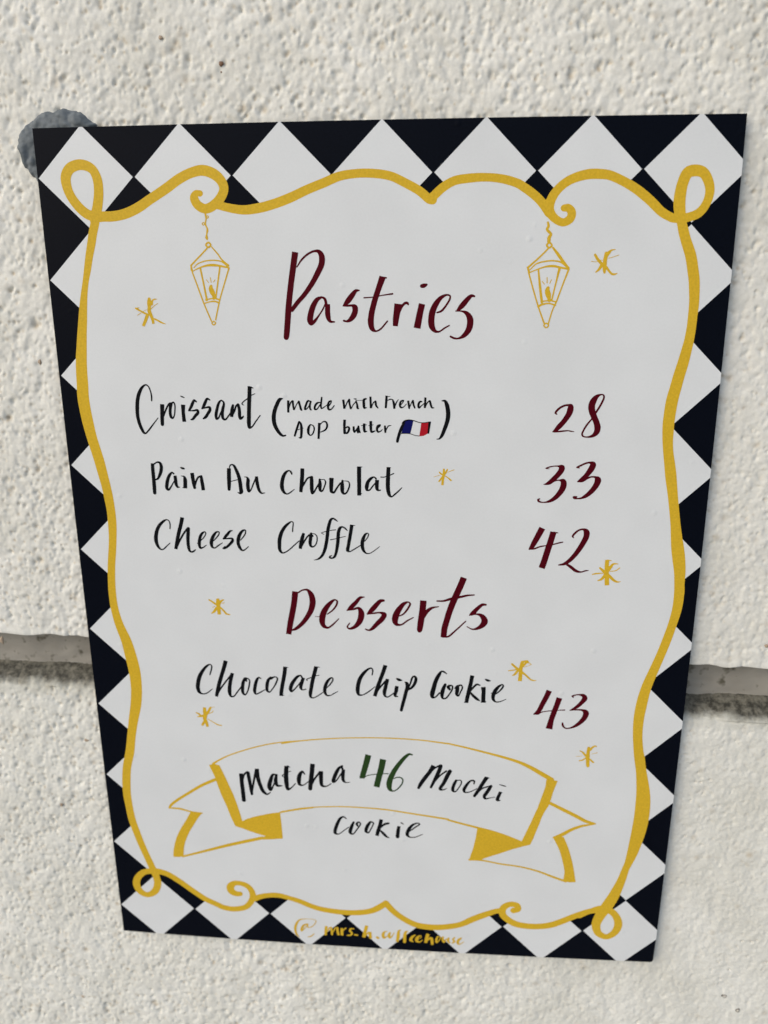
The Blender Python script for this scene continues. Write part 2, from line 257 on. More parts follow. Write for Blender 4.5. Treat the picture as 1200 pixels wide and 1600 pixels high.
 'pain': ('10 -7644,4533,116 -7647,4287,121 -7645,4000,126 -7645,3733,131 -7651,3509,117|00 -7584,4508,46 -7490,4570,51 -7392,4559,78 -7347,4445,111 -7364,4291,116 -7421,4136,102 -7505,4002,70 -7586,3967,51|00 -6937,4187,56 -6989,4226,56 -7072,4152,97 -7150,4007,112 -7198,3829,121 -7210,3673,108 -7159,3624,75 -7073,3719,56 -6947,3921,33|10 -6898,4121,107 -6888,3966,116 -6878,3811,107 -6840,3730,79 -6768,3720,28|00 -6679,4399,42 -6625,4378,78 -6565,4363,51|01 -6689,4113,19 -6592,4092,60 -6561,3993,125 -6565,3860,130 -6575,3687,135|00 -6653,3710,33 -6587,3704,47|10 -6307,4222,125 -6292,4063,130 -6272,3842,116 -6251,3710,98|00 -6243,3732,47 -6185,3932,65 -6098,4077,65 -6007,4111,69|01 -5997,4101,92 -5986,3935,120 -5965,3758,121 -5957,3625,126|10 -5034,4399,133 -5049,4103,138 -5058,3861,129 -5069,3672,102|00 -5016,4410,32 -4989,4493,46 -4922,4527,41 -4859,4488,78 -4791,4348,105 -4716,4130,119 -4683,3932,129 -4667,3734,129 -4662,3579,125 -4715,3538,56 -4779,3577,23|00 -4977,3950,23 -4877,3978,28 -4766,4008,23 -4622,4039,9|00 -4521,4106,23 -4445,4101,46 -4405,4024,106 -4420,3870,124 -4415,3705,120 -4393,3616,88 -4337,3650,51 -4228,3873,51 -4142,4072,46|10 -4113,4132,105 -4104,3963,115 -4079,3787,111 -4032,3633,92 -3959,3557,60 -3850,3570,23|00 -2913,4231,55 -2943,4303,64 -2995,4346,45 -3082,4310,77 -3185,4173,114 -3246,3975,128 -3264,3799,133 -3237,3668,115 -3175,3576,78 -3089,3542,41 -3001,3587,46 -2845,3707,23|11 -2552,4427,131 -2566,4182,132 -2596,3897,132 -2632,3611,110|00 -2606,3721,41 -2514,3898,59 -2379,4097,59 -2270,4142,59|00 -2254,4121,114 -2255,3946,128 -2257,3727,123 -2243,3584,87 -2199,3607,64 -2109,3751,55 -1996,3950,46|00 -1983,4059,68 -1976,3906,118 -1984,3753,110 -1961,3665,78 -1907,3666,59 -1828,3821,46 -1785,3975,50 -1818,4046,32 -1972,4059,23|00 -1661,4079,32 -1607,4086,45|10 -1581,4119,145 -1595,3956,141 -1603,3781,132 -1595,3649,100 -1521,3617,73 -1421,3762,59 -1289,3949,54|00 -1223,4027,68 -1233,3830,132 -1226,3644,109 -1178,3577,64 -1102,3609,59 -1025,3746,55 -986,3899,50 -1021,3997,36 -1138,4021,23 -1223,4022,18|11 -663,4515,135 -665,4273,140 -665,3948,136 -670,3528,132|00 -642,4498,27 -567,4499,27|00 -620,3588,32 -577,3591,23|00 -104,4108,59 -167,4168,45 -263,4123,86 -371,3996,117 -415,3821,127 -411,3723,77 -330,3717,54 -223,3845,50 -137,3956,36|10 -68,4070,131 -78,3891,127 -70,3761,109 -32,3717,63 42,3723,41|10 310,4508,130 299,4244,135 288,3984,140 298,3723,131 340,3559,104 404,3501,50 521,3591,54 648,3706,45 754,3817,27|00 331,4492,31 390,4486,18|00 55,4171,36 161,4166,31 246,4200,27|00 362,4234,31 478,4293,40', ''),
 'cheese': ('00 -7219,2251,44 -7203,2404,44 -7231,2524,40 -7303,2570,40 -7400,2528,79 -7561,2388,107 -7671,2204,124 -7732,1991,136 -7745,1837,137 -7724,1682,113 -7668,1561,85 -7598,1491,52 -7521,1497,44 -7399,1602,44 -7257,1731,28|11 -6758,2660,134 -6818,2431,131 -6904,2162,131 -6981,1891,128 -7072,1512,113|00 -7001,1620,44 -6911,1816,60 -6761,2069,68 -6605,2273,60|00 -6574,2264,115 -6594,2091,127 -6616,1860,120 -6614,1629,112 -6580,1459,84 -6507,1418,56 -6429,1459,64 -6369,1508,28|00 -6158,1851,32 -6057,1949,40 -5972,2104,40 -5996,2161,36 -6083,2121,75 -6166,2004,99 -6215,1830,112 -6226,1666,104 -6195,1574,76 -6119,1585,52 -5982,1677,28|10 -6296,1742,48 -6240,1743,40|00 -5718,1841,32 -5608,1958,44 -5511,2094,44 -5506,2167,36 -5596,2159,67 -5706,2033,103 -5783,1859,127 -5801,1723,120 -5770,1612,76 -5688,1585,48 -5570,1671,48 -5405,1780,24|00 -5035,2222,28 -5110,2207,67 -5209,2100,99 -5309,1983,95 -5377,1925,40|00 -5379,1905,20 -5200,1938,52 -5051,1927,75 -5056,1855,103 -5155,1737,92 -5254,1639,88 -5351,1579,64 -5398,1578,52 -5329,1647,36|00 -4775,1889,36 -4676,1996,44 -4585,2151,47 -4589,2250,39 -4682,2225,79 -4792,2080,115 -4854,1897,123 -4857,1744,115 -4808,1610,100 -4739,1519,64 -4663,1530,48 -4508,1659,32|00 -2960,2231,43 -2942,2392,43 -2931,2552,39 -2975,2585,35 -3068,2531,70 -3220,2386,105 -3338,2195,122 -3411,1965,134 -3430,1736,130 -3418,1554,107 -3348,1463,63 -3255,1475,44 -3104,1571,43 -2913,1747,43 -2742,1903,35|11 -2577,2182,90 -2628,2020,125 -2681,1809,130 -2715,1621,107|00 -2676,1676,43 -2598,1830,55 -2482,2023,55 -2387,2129,55|00 -2340,2168,70 -2269,2084,59|00 -2322,2168,90 -2344,2025,117 -2368,1835,114 -2344,1725,83 -2271,1698,51 -2177,1782,43 -2127,1935,43 -2132,2083,39 -2185,2152,35 -2258,2175,27|00 -1411,2618,23 -1482,2673,58 -1563,2718,58 -1636,2679,89 -1694,2529,108 -1744,2321,117 -1770,2113,117 -1805,1885,117 -1850,1674,114 -1909,1501,102 -1986,1365,91 -2080,1280,67 -2155,1246,40 -2248,1224,20|00 -1974,2203,19 -1882,2239,27 -1800,2263,23|00 -1974,2200,27 -1884,2148,19|00 -1672,2294,27 -1480,2321,31|00 -1091,2306,31 -1162,2380,54 -1252,2430,50 -1328,2395,97 -1381,2272,113 -1403,2083,121 -1416,1893,121 -1448,1683,110 -1488,1491,98 -1546,1356,83 -1638,1306,55 -1708,1333,67 -1692,1376,51 -1627,1402,24|00 -1670,1964,31 -1478,2006,27|00 -1340,2046,27 -1149,2097,23|10 -930,2510,124 -964,2299,116 -1014,2015,121 -1063,1749,117 -1084,1596,110 -1021,1555,43 -901,1619,43 -644,1786,35|00 -907,2495,27 -820,2486,19|00 -498,1941,35 -406,2065,39 -365,2179,39 -390,2222,31 -450,2206,66 -523,2101,101 -579,1911,125 -578,1721,117 -537,1598,94 -447,1509,51 -338,1508,31 -192,1597,31 8,1762,23', ''),
 'desserts': ('11 -2943,59,213 -2988,-313,207 -3074,-757,209 -3163,-1172,203 -3232,-1561,190|00 -2850,11,55 -2687,113,55 -2528,131,82 -2405,-10,172 -2342,-261,214 -2389,-567,201 -2525,-844,174 -2727,-1124,147 -2959,-1338,112 -3107,-1405,56|00 -2263,-864,21 -2110,-859,21|00 -1836,-755,42 -1657,-614,55 -1510,-407,69 -1485,-254,62 -1570,-213,62 -1715,-328,131 -1878,-536,186 -1996,-794,215 -2025,-1034,202 -1974,-1204,146 -1832,-1269,77 -1669,-1161,63 -1441,-921,35|00 -526,-83,27 -668,-107,96 -828,-287,144 -988,-460,151 -1123,-582,55|00 -1149,-600,34 -926,-549,69 -736,-503,103 -649,-670,206 -671,-891,214 -775,-1099,173 -936,-1241,118 -1080,-1280,70 -1143,-1213,56 -1061,-1074,42|00 133,-193,89 23,-212,129 -135,-385,171 -294,-575,165 -428,-708,62|00 -438,-721,34 -200,-674,62 21,-650,75 153,-714,165 83,-869,179 -108,-1079,159 -268,-1255,118 -395,-1321,62 -506,-1279,49|00 662,-756,44 811,-680,58 976,-461,72 1048,-281,65 992,-226,50 843,-287,122 678,-488,188 562,-723,225 528,-940,204 579,-1064,124 746,-1077,66 945,-927,58 1161,-795,36|10 1503,-156,222 1474,-554,223 1427,-913,217 1387,-1238,189 1381,-1274,160|00 1526,-802,58 1639,-549,130 1802,-420,86 2032,-367,29|11 2866,713,218 2738,362,219 2568,-63,221 2429,-455,215 2321,-850,209 2244,-1175,210 2216,-1508,204|00 2183,-1502,36 2382,-1467,66 2610,-1254,58 2964,-884,43|00 1970,-160,50 2193,-151,71 2454,-66,93 2779,13,85 3006,72,71 3233,96,43|00 3634,-251,71 3520,-254,100 3345,-411,136 3203,-575,150 3096,-649,50|00 3097,-659,29 3351,-606,64 3517,-672,150 3614,-847,222 3559,-991,194 3399,-1122,115 3202,-1171,51 3019,-1080,36', ''),
 'cookie': ('00 -6177,-3240,46 -6118,-3060,51 -6085,-2906,51 -6139,-2832,41 -6248,-2882,82 -6426,-3083,119 -6562,-3331,145 -6643,-3616,151 -6655,-3822,141 -6605,-3962,104 -6490,-4023,47 -6345,-3991,47 -6119,-3810,26|11 -5561,-2666,153 -5640,-2941,144 -5755,-3276,139 -5871,-3638,140 -5965,-4002,125 -5986,-4112,110|00 -5956,-4054,47 -5835,-3817,62 -5628,-3526,62 -5399,-3224,62|10 -5342,-3146,128 -5413,-3391,129 -5472,-3674,140 -5487,-3932,135 -5448,-4078,78 -5353,-4082,52 -5201,-3895,52 -5048,-3684,47|00 -4900,-3346,93 -4967,-3502,119 -5004,-3759,124 -4990,-3939,99 -4923,-4001,57 -4821,-3855,52 -4749,-3596,57 -4728,-3416,51 -4794,-3342,46 -4865,-3345,93 -4847,-3446,67|00 -4302,-3324,36 -4394,-3294,72 -4478,-3432,113 -4541,-3665,124 -4562,-3858,114 -4519,-3954,57 -4375,-3889,52 -4181,-3766,31|00 -3949,-3273,87 -4047,-3391,113 -4100,-3623,123 -4094,-3807,93 -4021,-3855,52 -3898,-3717,46 -3772,-3508,56 -3705,-3302,56 -3749,-3245,41 -3855,-3257,61 -3927,-3310,92|11 -3407,-2824,142 -3442,-3115,143 -3513,-3447,138 -3571,-3756,139 -3600,-3993,134|00 -3396,-2841,30 -3293,-2863,20|00 -3580,-3982,31 -3486,-3963,21|00 -2851,-3149,46 -2945,-3180,87 -3090,-3343,122 -3201,-3538,133 -3243,-3731,118 -3211,-3801,72 -3103,-3712,56 -2932,-3502,46 -2810,-3320,36|00 -2851,-3139,46 -2807,-3231,66|10 -2761,-3237,122 -2826,-3447,123 -2867,-3627,113 -2823,-3717,56 -2671,-3686,31|10 -2286,-2777,141 -2350,-3025,137 -2428,-3331,137 -2483,-3612,133 -2525,-3869,128 -2512,-3992,87 -2436,-4027,51 -2295,-3963,41 -2058,-3787,36|00 -2263,-2789,30 -2153,-2805,20|00 -2614,-3351,25 -2648,-3306,41 -2530,-3239,36 -2436,-3205,30|00 -2331,-3150,36 -2179,-3115,25|00 -1926,-3604,31 -1795,-3459,51 -1694,-3278,51 -1709,-3198,41 -1790,-3226,76 -1909,-3375,107 -1988,-3594,122 -1993,-3785,112 -1921,-3905,67 -1805,-3905,41 -1688,-3837,41 -1523,-3728,20|00 -287,-3036,44 -261,-2873,49 -303,-2774,49 -389,-2791,65 -564,-2951,114 -715,-3188,137 -793,-3464,148 -808,-3698,138 -772,-3826,94 -648,-3843,44 -447,-3725,49 -184,-3496,27|11 190,-2641,146 116,-2886,141 3,-3216,136 -97,-3520,137 -199,-3875,127|00 -148,-3769,49 -48,-3573,66 102,-3376,66 226,-3213,60|10 263,-3173,120 201,-3454,131 150,-3702,132 167,-3834,88 249,-3891,44 373,-3817,44 498,-3716,38|00 596,-3153,65 670,-3191,109 781,-3209,27|10 596,-3439,125 567,-3631,137 535,-3830,93 634,-3854,27|00 880,-3270,33 946,-3317,114 967,-3452,131 918,-3673,131 857,-3950,126 796,-4201,121 755,-4397,105|00 1016,-3505,38 1077,-3312,60 1149,-3078,70 1210,-3030,59 1267,-3101,103 1261,-3223,114 1176,-3417,98 1066,-3530,82 967,-3589,44|00 2351,-2894,35 2258,-2825,64 2179,-2805,58 2089,-2933,122 1975,-3184,145 1900,-3480,158 1850,-3717,158 1860,-3834,94 1958,-3830,59 2114,-3648,53|00 2306,-3318,99 2231,-3526,140 2200,-3733,129 2228,-3858,76 2329,-3860,59 2458,-3693,53 2559,-3484,58 2557,-3361,58 2478,-3349,70 2413,-3402,117 2468,-3502,82|00 2651,-3451,47 2741,-3374,105 2732,-3536,140 2727,-3706,99 2776,-3748,53 2851,-3590,52 2913,-3412,58 2871,-3317,52 2767,-3353,76|11 3249,-2928,144 3209,-3197,139 3152,-3520,145 3094,-3815,140 3067,-3999,135|00 2993,-3990,29 3125,-3991,35|00 3192,-3547,58 3318,-3367,75 3420,-3270,75 3526,-3301,46|00 3193,-3577,58 3302,-3719,99 3437,-3840,99 3539,-3910,35|11 3645,-3361,168 3663,-3529,145 3658,-3764,146 3664,-3976,146|00 3585,-3958,35 3742,-3937,47|00 3714,-3062,46 3794,-3102,92 3890,-3113,29|00 3927,-3592,29 4005,-3580,29|00 4098,-3615,41 4237,-3478,58 4340,-3299,63 4311,-3242,46 4204,-3305,87 4080,-3469,133 4008,-3662,134 4008,-3818,111 4091,-3923,58 4227,-3918,41 4458,-3815,23', ''),
 'star_d': ('01 4966,-2358,119 4924,-2574,130 4919,-2746,131 4915,-2947,136 4908,-3086,137|00 4978,-2338,70 5132,-2324,92 5159,-2366,59|00 4610,-2442,70 4730,-2552,81 4864,-2662,98 5077,-2826,71 5293,-3020,55 5397,-3045,44 5469,-3036,22|00 5132,-2324,81 5011,-2485,65 4814,-2692,82 4716,-2839,71 4640,-2880,27|00 4504,-2703,38 4760,-2651,38|00 5013,-2542,16 5165,-2494,16 5278,-2433,22|00 5185,-2365,27 5278,-2433,22', ''),
 'p43': ('10 5945,-3415,195 5855,-3665,185 5728,-3963,174 5611,-4232,151 5460,-4357,53|00 5474,-4362,29 5617,-4350,41 5692,-4282,41 5871,-4228,35 6065,-4199,35|11 6309,-3683,207 6246,-3942,191 6158,-4240,192 6072,-4568,193 6013,-4922,241|00 6285,-4170,29 6517,-4151,46|00 6743,-3602,52 6783,-3635,52|00 6743,-3602,52 6818,-3564,52 6970,-3535,52 7126,-3563,132 7184,-3657,183 7097,-3821,155 6972,-3972,133 6825,-4095,92 6699,-4153,29|00 6712,-4158,29 6956,-4125,52 7137,-4135,87 7260,-4224,191 7232,-4402,191 7090,-4614,151 6918,-4770,105 6741,-4855,53 6585,-4868,53 6487,-4759,76 6474,-4670,58', ''),
 'matcha': ('10 -5249,-7285,154 -5238,-7698,155 -5217,-8067,156 -5200,-8439,157|00 -5230,-7697,55 -5129,-7325,73 -5021,-7205,63|00 -4983,-7249,136 -4939,-7591,136 -4897,-7958,128 -4878,-8156,101|00 -4860,-8048,55 -4776,-7582,82 -4672,-7120,90|10 -4637,-7050,153 -4615,-7437,154 -4540,-7755,146 -4431,-8026,128 -4293,-8135,73 -4167,-8050,37|00 -3911,-7274,63 -4033,-7280,99 -4146,-7551,154 -4198,-7821,155 -4150,-7943,100 -4054,-7776,64 -3919,-7448,54|00 -3904,-7287,99 -3943,-7541,145 -3890,-7736,109 -3708,-7736,36|10 -3514,-6882,161 -3541,-7292,171 -3531,-7658,163 -3490,-7877,109 -3366,-7811,54 -3198,-7618,36|00 -3473,-6880,54 -3383,-6930,36|00 -3567,-7225,45 -3690,-7300,36 -3633,-7365,27|00 -3442,-7128,36 -3349,-7092,27|00 -2842,-7190,54 -2919,-7089,81 -3016,-7221,144 -3063,-7451,162 -3038,-7647,108 -2917,-7673,54 -2670,-7478,36|10 -2529,-6745,178 -2558,-7063,170 -2610,-7475,171 -2648,-7811,154|00 -2595,-7657,63 -2466,-7376,72 -2258,-7071,80|10 -2217,-7037,152 -2226,-7364,153 -2193,-7650,117 -2033,-7674,54 -1850,-7551,36|00 -1416,-6782,71 -1537,-6869,107 -1681,-7156,143 -1768,-7469,117 -1675,-7428,63 -1461,-7100,53|00 -1456,-6784,62 -1418,-6895,89|10 -1379,-6924,124 -1403,-7188,134 -1387,-7405,107 -1289,-7477,45 -1149,-7457,27', ''),
 'p46': ('11 -449,-6270,222 -510,-6539,218 -590,-6864,213 -698,-7256,191|00 -775,-7260,29 -633,-7247,35 -529,-7160,35 -348,-7101,35 -168,-7071,35|11 91,-6430,234 25,-6805,224 -66,-7190,219 -159,-7613,221|00 88,-7035,35 281,-7026,40|00 1157,-6196,57 1056,-6172,85 929,-6269,125 753,-6494,154 575,-6764,172 447,-7018,190 344,-7287,208 313,-7495,208 336,-7665,157 421,-7755,70 550,-7719,46 704,-7563,52 806,-7382,52 813,-7234,52 729,-7165,46 601,-7166,46 486,-7221,40', ''),
 'mochi': ('10 1939,-6604,154 1803,-6878,147 1634,-7137,148 1479,-7398,142 1402,-7575,99|00 1696,-7098,42 1849,-6876,49 2034,-6670,63 2157,-6600,77|00 2204,-6609,140 2130,-6862,147 2009,-7155,127 1858,-7523,92|00 2011,-7263,35 2194,-7002,56 2409,-6813,70|00 2540,-6814,147 2444,-7026,154 2325,-7319,134 2194,-7586,106 2330,-7601,50 2438,-7537,28|00 2775,-7189,91 2686,-7409,120 2665,-7620,106 2738,-7670,57 2890,-7471,42 2972,-7251,49 2939,-7173,42 2790,-7188,42|00 3431,-7300,49 3428,-7174,70 3319,-7169,70 3168,-7349,105 3070,-7570,120 3098,-7667,71 3269,-7651,42 3545,-7492,35|10 3887,-6998,153 3755,-7247,140 3609,-7543,134 3461,-7804,113|00 3887,-6998,42 3981,-7029,28|00 3581,-7653,42 3762,-7463,49 3977,-7380,63|00 4045,-7369,119 3952,-7561,134 3820,-7814,120 3854,-7900,78 4024,-7865,35 4209,-7819,28|00 4361,-7282,28 4486,-7318,49 4595,-7349,28|10 4402,-7582,112 4347,-7758,120 4300,-7934,113 4401,-7955,35|00 4357,-7613,35 4456,-7615,35', ''),
 'cookie2': ('00 -1306,-9046,39 -1408,-8968,62 -1512,-9017,93 -1637,-9244,125 -1730,-9530,133 -1743,-9700,110 -1630,-9746,47 -1384,-9551,39 -1226,-9421,39|00 -1033,-9190,86 -1123,-9416,133 -1164,-9651,125 -1075,-9714,63 -899,-9483,55 -773,-9236,54 -827,-9167,54 -914,-9244,93 -880,-9342,70|00 -415,-9156,101 -519,-9342,132 -566,-9557,117 -487,-9621,63 -365,-9413,47 -285,-9169,54 -380,-9126,62|11 14,-9001,132 -38,-9275,140 -108,-9519,140 -151,-9734,133|00 -39,-9395,47 133,-9214,93 287,-9157,85|00 -39,-9475,47 97,-9628,109 217,-9754,78 310,-9797,31|10 680,-9267,124 646,-9476,140 629,-9738,133|00 560,-9690,39 680,-9735,47|00 764,-9111,54 850,-9166,31|00 1073,-9472,39 1293,-9280,54 1455,-9128,54 1393,-9092,46 1190,-9187,93 1038,-9414,132 995,-9629,117 1091,-9724,54 1296,-9712,39 1568,-9576,31', ''),
 'handle': ('00 -2931,-13999,49 -3077,-14055,77 -3179,-14248,92 -3182,-14334,71 -3083,-14241,42 -2931,-13999,42|00 -2931,-13999,63 -2920,-14153,42 -2791,-14124,35 -2626,-13939,35 -2591,-13821,35 -2717,-13753,21 -2972,-13752,21 -3229,-13808,56 -3370,-13991,92 -3429,-14227,99 -3397,-14497,78 -3289,-14637,28|00 -2934,-14619,28 -2804,-14571,42 -2688,-14446,35|11 -2182,-14042,108 -2208,-14244,108 -2229,-14483,99|00 -2167,-14319,38 -2056,-14105,56|00 -2003,-14101,84 -1974,-14254,89 -1967,-14421,85|00 -1933,-14328,38 -1822,-14088,56|00 -1748,-14096,93 -1740,-14237,98 -1711,-14403,99|11 -1567,-14096,103 -1571,-14277,117 -1563,-14449,108|00 -1527,-14222,33 -1419,-14086,61|00 -1101,-14094,51 -1207,-14097,70 -1251,-14202,84 -1168,-14299,84 -1212,-14401,70 -1361,-14429,52|00 -1052,-14381,70 -957,-14388,70|11 -582,-13904,130 -637,-14159,130 -704,-14478,131|00 -640,-14391,47 -511,-14227,70|01 -444,-14248,117 -449,-14351,121 -429,-14517,117|00 -175,-14440,98 -129,-14470,98|00 227,-14124,28 122,-14157,70 62,-14289,121 95,-14446,84 226,-14355,37|00 342,-14179,65 294,-14298,112 331,-14429,79 416,-14341,42 500,-14181,32|01 772,-14021,23 699,-14052,69 668,-14169,116 658,-14349,130 616,-14602,107|01 1045,-14066,28 961,-14097,93 916,-14331,130 911,-14627,107|00 1318,-14225,56 1214,-14322,102 1152,-14481,116 1236,-14539,56|00 1424,-14436,28 1569,-14297,32 1537,-14240,46 1413,-14334,102 1387,-14498,116 1509,-14540,56 1613,-14435,28|11 1829,-14130,129 1779,-14346,130 1740,-14567,116|00 1801,-14473,46 1925,-14310,79|01 1971,-14332,102 1989,-14459,116 2002,-14643,107|00 2205,-14239,69 2156,-14396,92 2162,-14519,65 2281,-14387,42 2310,-14244,37 2216,-14225,32|00 2414,-14249,83 2406,-14378,88 2449,-14485,69 2550,-14316,37|00 2633,-14285,83 2615,-14414,88 2679,-14499,60|00 2861,-14243,64 2804,-14324,65 2864,-14422,83 2783,-14510,46|00 3130,-14229,41 3029,-14333,97 2990,-14477,97 3054,-14544,51 3238,-14407,23|00 2989,-14413,28 3131,-14274,28', ''),
 'banner': ('00 -4566,-10082,129 -5175,-10262,135 -5993,-10513,125 -6612,-10725,109 -7132,-10903,93 -7759,-11117,77|00 -6857,-9103,53 -7305,-9059,64 -7698,-8955,75 -8138,-8933,54|00 -8123,-8932,75 -8063,-8815,96 -7821,-8593,107 -7346,-8252,106 -6774,-7865,116 -6263,-7601,125|00 -3823,-8900,63 -3130,-8739,47 -2566,-8636,42|00 -6279,-6914,104 -6166,-6827,72 -5761,-6579,51 -5264,-6361,46 -4673,-6146,46 -3993,-5955,46 -3415,-5854,40 -2699,-5769,40|00 -3657,-5946,44 -3137,-5836,44 -2619,-5749,44 -1592,-5635,43 -572,-5567,43 -65,-5550,43 692,-5545,48 1447,-5574,48 1949,-5620,53 2451,-5677,59|00 -3772,-8870,51 -2969,-8674,45 -2175,-8571,45 -1386,-8523,45 -602,-8530,51 179,-8566,56 958,-8663,61 1735,-8760,67 2511,-8862,72|00 2450,-5670,59 3145,-5817,69 3839,-5985,79 4534,-6163,98 5045,-6329,118 5466,-6530,147 5890,-6785,167 6221,-6982,168|00 2511,-8891,72 2988,-9015,77 3609,-9165,82 4134,-9286,72 4661,-9457,72 5261,-9703,72|00 6229,-7976,120 6705,-8223,135 7182,-8470,136 7541,-8669,131 7885,-8760,70|00 7885,-8766,50 7394,-8892,101 7033,-9072,122 6720,-9295,142 6424,-9435,71|00 3338,-10595,73 3795,-10596,63 4566,-10721,63 5238,-10794,63 5913,-10954,73 6496,-11176,84 6981,-11347,94', '-6454,-6977 -6269,-6925 -6053,-6974 -5892,-7389 -5736,-7824 -5587,-8235 -5464,-8677 -5371,-9068 -5304,-9395 -5239,-9574 -5051,-9805 -5296,-9704 -5590,-9611 -5721,-9287 -5887,-8728 -6057,-8259 -6178,-7819 -6277,-7436|-5590,-9611 -5328,-9385 -5123,-9260 -4870,-9160 -4619,-9084 -4369,-9014 -4120,-8950 -3832,-8900 -3795,-9437 -3770,-10065 -4119,-10114 -4495,-10153 -4694,-10148 -4438,-9989 -4659,-9932 -4855,-9868 -5051,-9805 -5296,-9704|-7305,-9059 -6883,-9116 -7077,-9390 -7249,-9686 -7392,-9925 -7511,-10164 -7604,-10403 -7673,-10641 -7711,-10878 -7732,-11092 -7915,-11156 -8146,-11152 -8126,-10903 -8047,-10545 -7948,-10247 -7826,-9979 -7679,-9710 -7508,-9442|3609,-9148 3871,-9200 4133,-9258 4396,-9327 4659,-9424 4972,-9563 5275,-9686 5427,-9716 5582,-9786 5387,-9865 5201,-9932 4874,-10064 4547,-10220 4195,-10372 3864,-10523 3747,-10610 3339,-10612 3394,-10362 3469,-10102 3552,-9644|6029,-6991 6222,-6992 6439,-7024 6365,-7268 6296,-7513 6246,-7786 6165,-8088 6027,-8369 5937,-8620 5868,-8900 5778,-9182 5690,-9493 5587,-9791 5410,-9863 5234,-9829 5247,-9704 5386,-9315 5532,-8918 5662,-8525 5776,-8191 5862,-7860 5952,-7531 6016,-7259|6391,-9425 6583,-9348 6797,-9402 6904,-9647 6999,-9894 7092,-10198 7177,-10505 7241,-10785 7296,-11068 7347,-11353 7126,-11378 6885,-11336 6909,-10920 6854,-10638 6781,-10358 6700,-10080 6601,-9833 6495,-9615'),
 'lantern_a': ('00 -5307,12377,64 -5300,12285,48 -5293,12208,42 -5321,12116,42 -5314,12024,45 -5277,11946,48 -5277,11869,65 -5306,11760,39 -5312,11675,91 -5294,11612,32|00 -5245,12308,26 -5211,12272,26 -5250,12236,26 -5281,12270,26 -5245,12308,26|00 -5383,12114,29 -5344,12075,29 -5389,12037,29 -5428,12076,29 -5383,12114,29|00 -5268,11532,55 -5195,11460,55 -5277,11389,55 -5350,11461,55 -5268,11532,55|00 -5325,11355,49 -5541,11152,46 -5868,10853,49|00 -5170,11400,39 -4997,11195,46 -4873,11021,49 -4680,10846,72|00 -5779,10789,30 -5661,10896,36 -5469,10971,39 -5280,11002,39 -5043,11000,39 -4876,10961,42 -4714,10846,59|00 -5861,10826,54 -5849,10721,73|00 -5814,10686,25 -5611,10781,43 -5401,10844,61 -5194,10864,79 -4935,10838,61 -4659,10775,47|00 -5846,10686,44 -5719,10298,46 -5516,9674,46 -5322,9170,45|00 -4663,10766,47 -4859,10241,44 -5017,9798,44 -5183,9206,44|00 -5573,10781,58 -5508,10368,55 -5430,9844,62|00 -4946,10812,54 -5026,10418,49 -5134,9888,48|00 -5400,10429,22 -5340,10340,25|00 -5274,10490,25 -5255,10349,29|00 -5129,10419,25 -5180,10357,22|00 -5263,10234,91 -5277,10163,135 -5242,10057,161 -5200,9950,110 -5199,9852,73|00 -5469,9817,37 -5335,9849,37 -5146,9857,44 -5016,9821,51|00 -5495,9719,37 -5302,9767,40 -5170,9772,51 -5040,9727,51|00 -5431,9817,84 -5429,9853,62|00 -5246,9164,37 -5189,9106,41 -5253,9048,41 -5311,9106,41 -5246,9164,37', ''),
 'lantern_b': ('00 5081,12010,62 5106,11893,77 5063,11822,74 5143,11731,85 5197,11676,66 5142,11586,104 5138,11478,104|00 5153,11441,56 5233,11364,56 5161,11292,56 5081,11366,56 5153,11441,56|00 5121,11260,48 4922,11060,49 4556,10732,60|00 5271,11295,59 5454,11075,93 5597,10891,86 5760,10706,79|00 4616,10666,30 4800,10835,41 5026,10900,45 5291,10922,45 5522,10880,49 5700,10752,52|00 4601,10583,34 4846,10680,38 5071,10750,49 5299,10769,71 5531,10725,60 5762,10678,52|00 4546,10732,56 4591,10602,64|00 4582,10583,49 4739,10098,46 4919,9588,46 5119,9093,50|00 5772,10669,56 5601,10169,45 5453,9719,50 5351,9474,42 5255,9093,42|00 4869,10674,49 4936,10209,72 5019,9721,80|00 5495,10689,79 5420,10319,49 5315,9776,50|00 4997,10330,23 5069,10246,25|00 5141,10441,28 5149,10283,30|00 5273,10375,25 5231,10268,25|00 5184,10133,102 5166,10049,144 5200,9946,167 5229,9833,111 5243,9758,88|00 5008,9736,38 5123,9754,38 5277,9763,42 5433,9729,42|00 4919,9588,69 4994,9636,65 5204,9682,46 5321,9663,46 5420,9625,65|00 5183,9093,42 5262,9026,42 5190,8959,43 5114,9026,43 5183,9093,42', ''),
 'star_a': ('01 -7292,9846,106 -7301,9732,142 -7313,9594,107 -7323,9479,119 -7274,9341,107 -7231,9202,90 -7217,9086,83|01 -7411,9318,107 -7486,9156,100 -7560,9017,93|00 -7220,9686,71 -7185,9811,52 -7109,9845,40 -7036,9847,14|00 -7256,9548,24 -7164,9628,19 -7023,9719,19|00 -7756,9567,55 -7651,9509,59 -7511,9434,59 -7370,9364,71|00 -7644,9584,21 -7731,9572,28|00 -7720,9353,19 -7597,9422,19|00 -7507,9480,12 -7405,9525,14|00 -7197,9248,48 -7090,9202,52 -6950,9126,50 -6819,9080,17', ''),
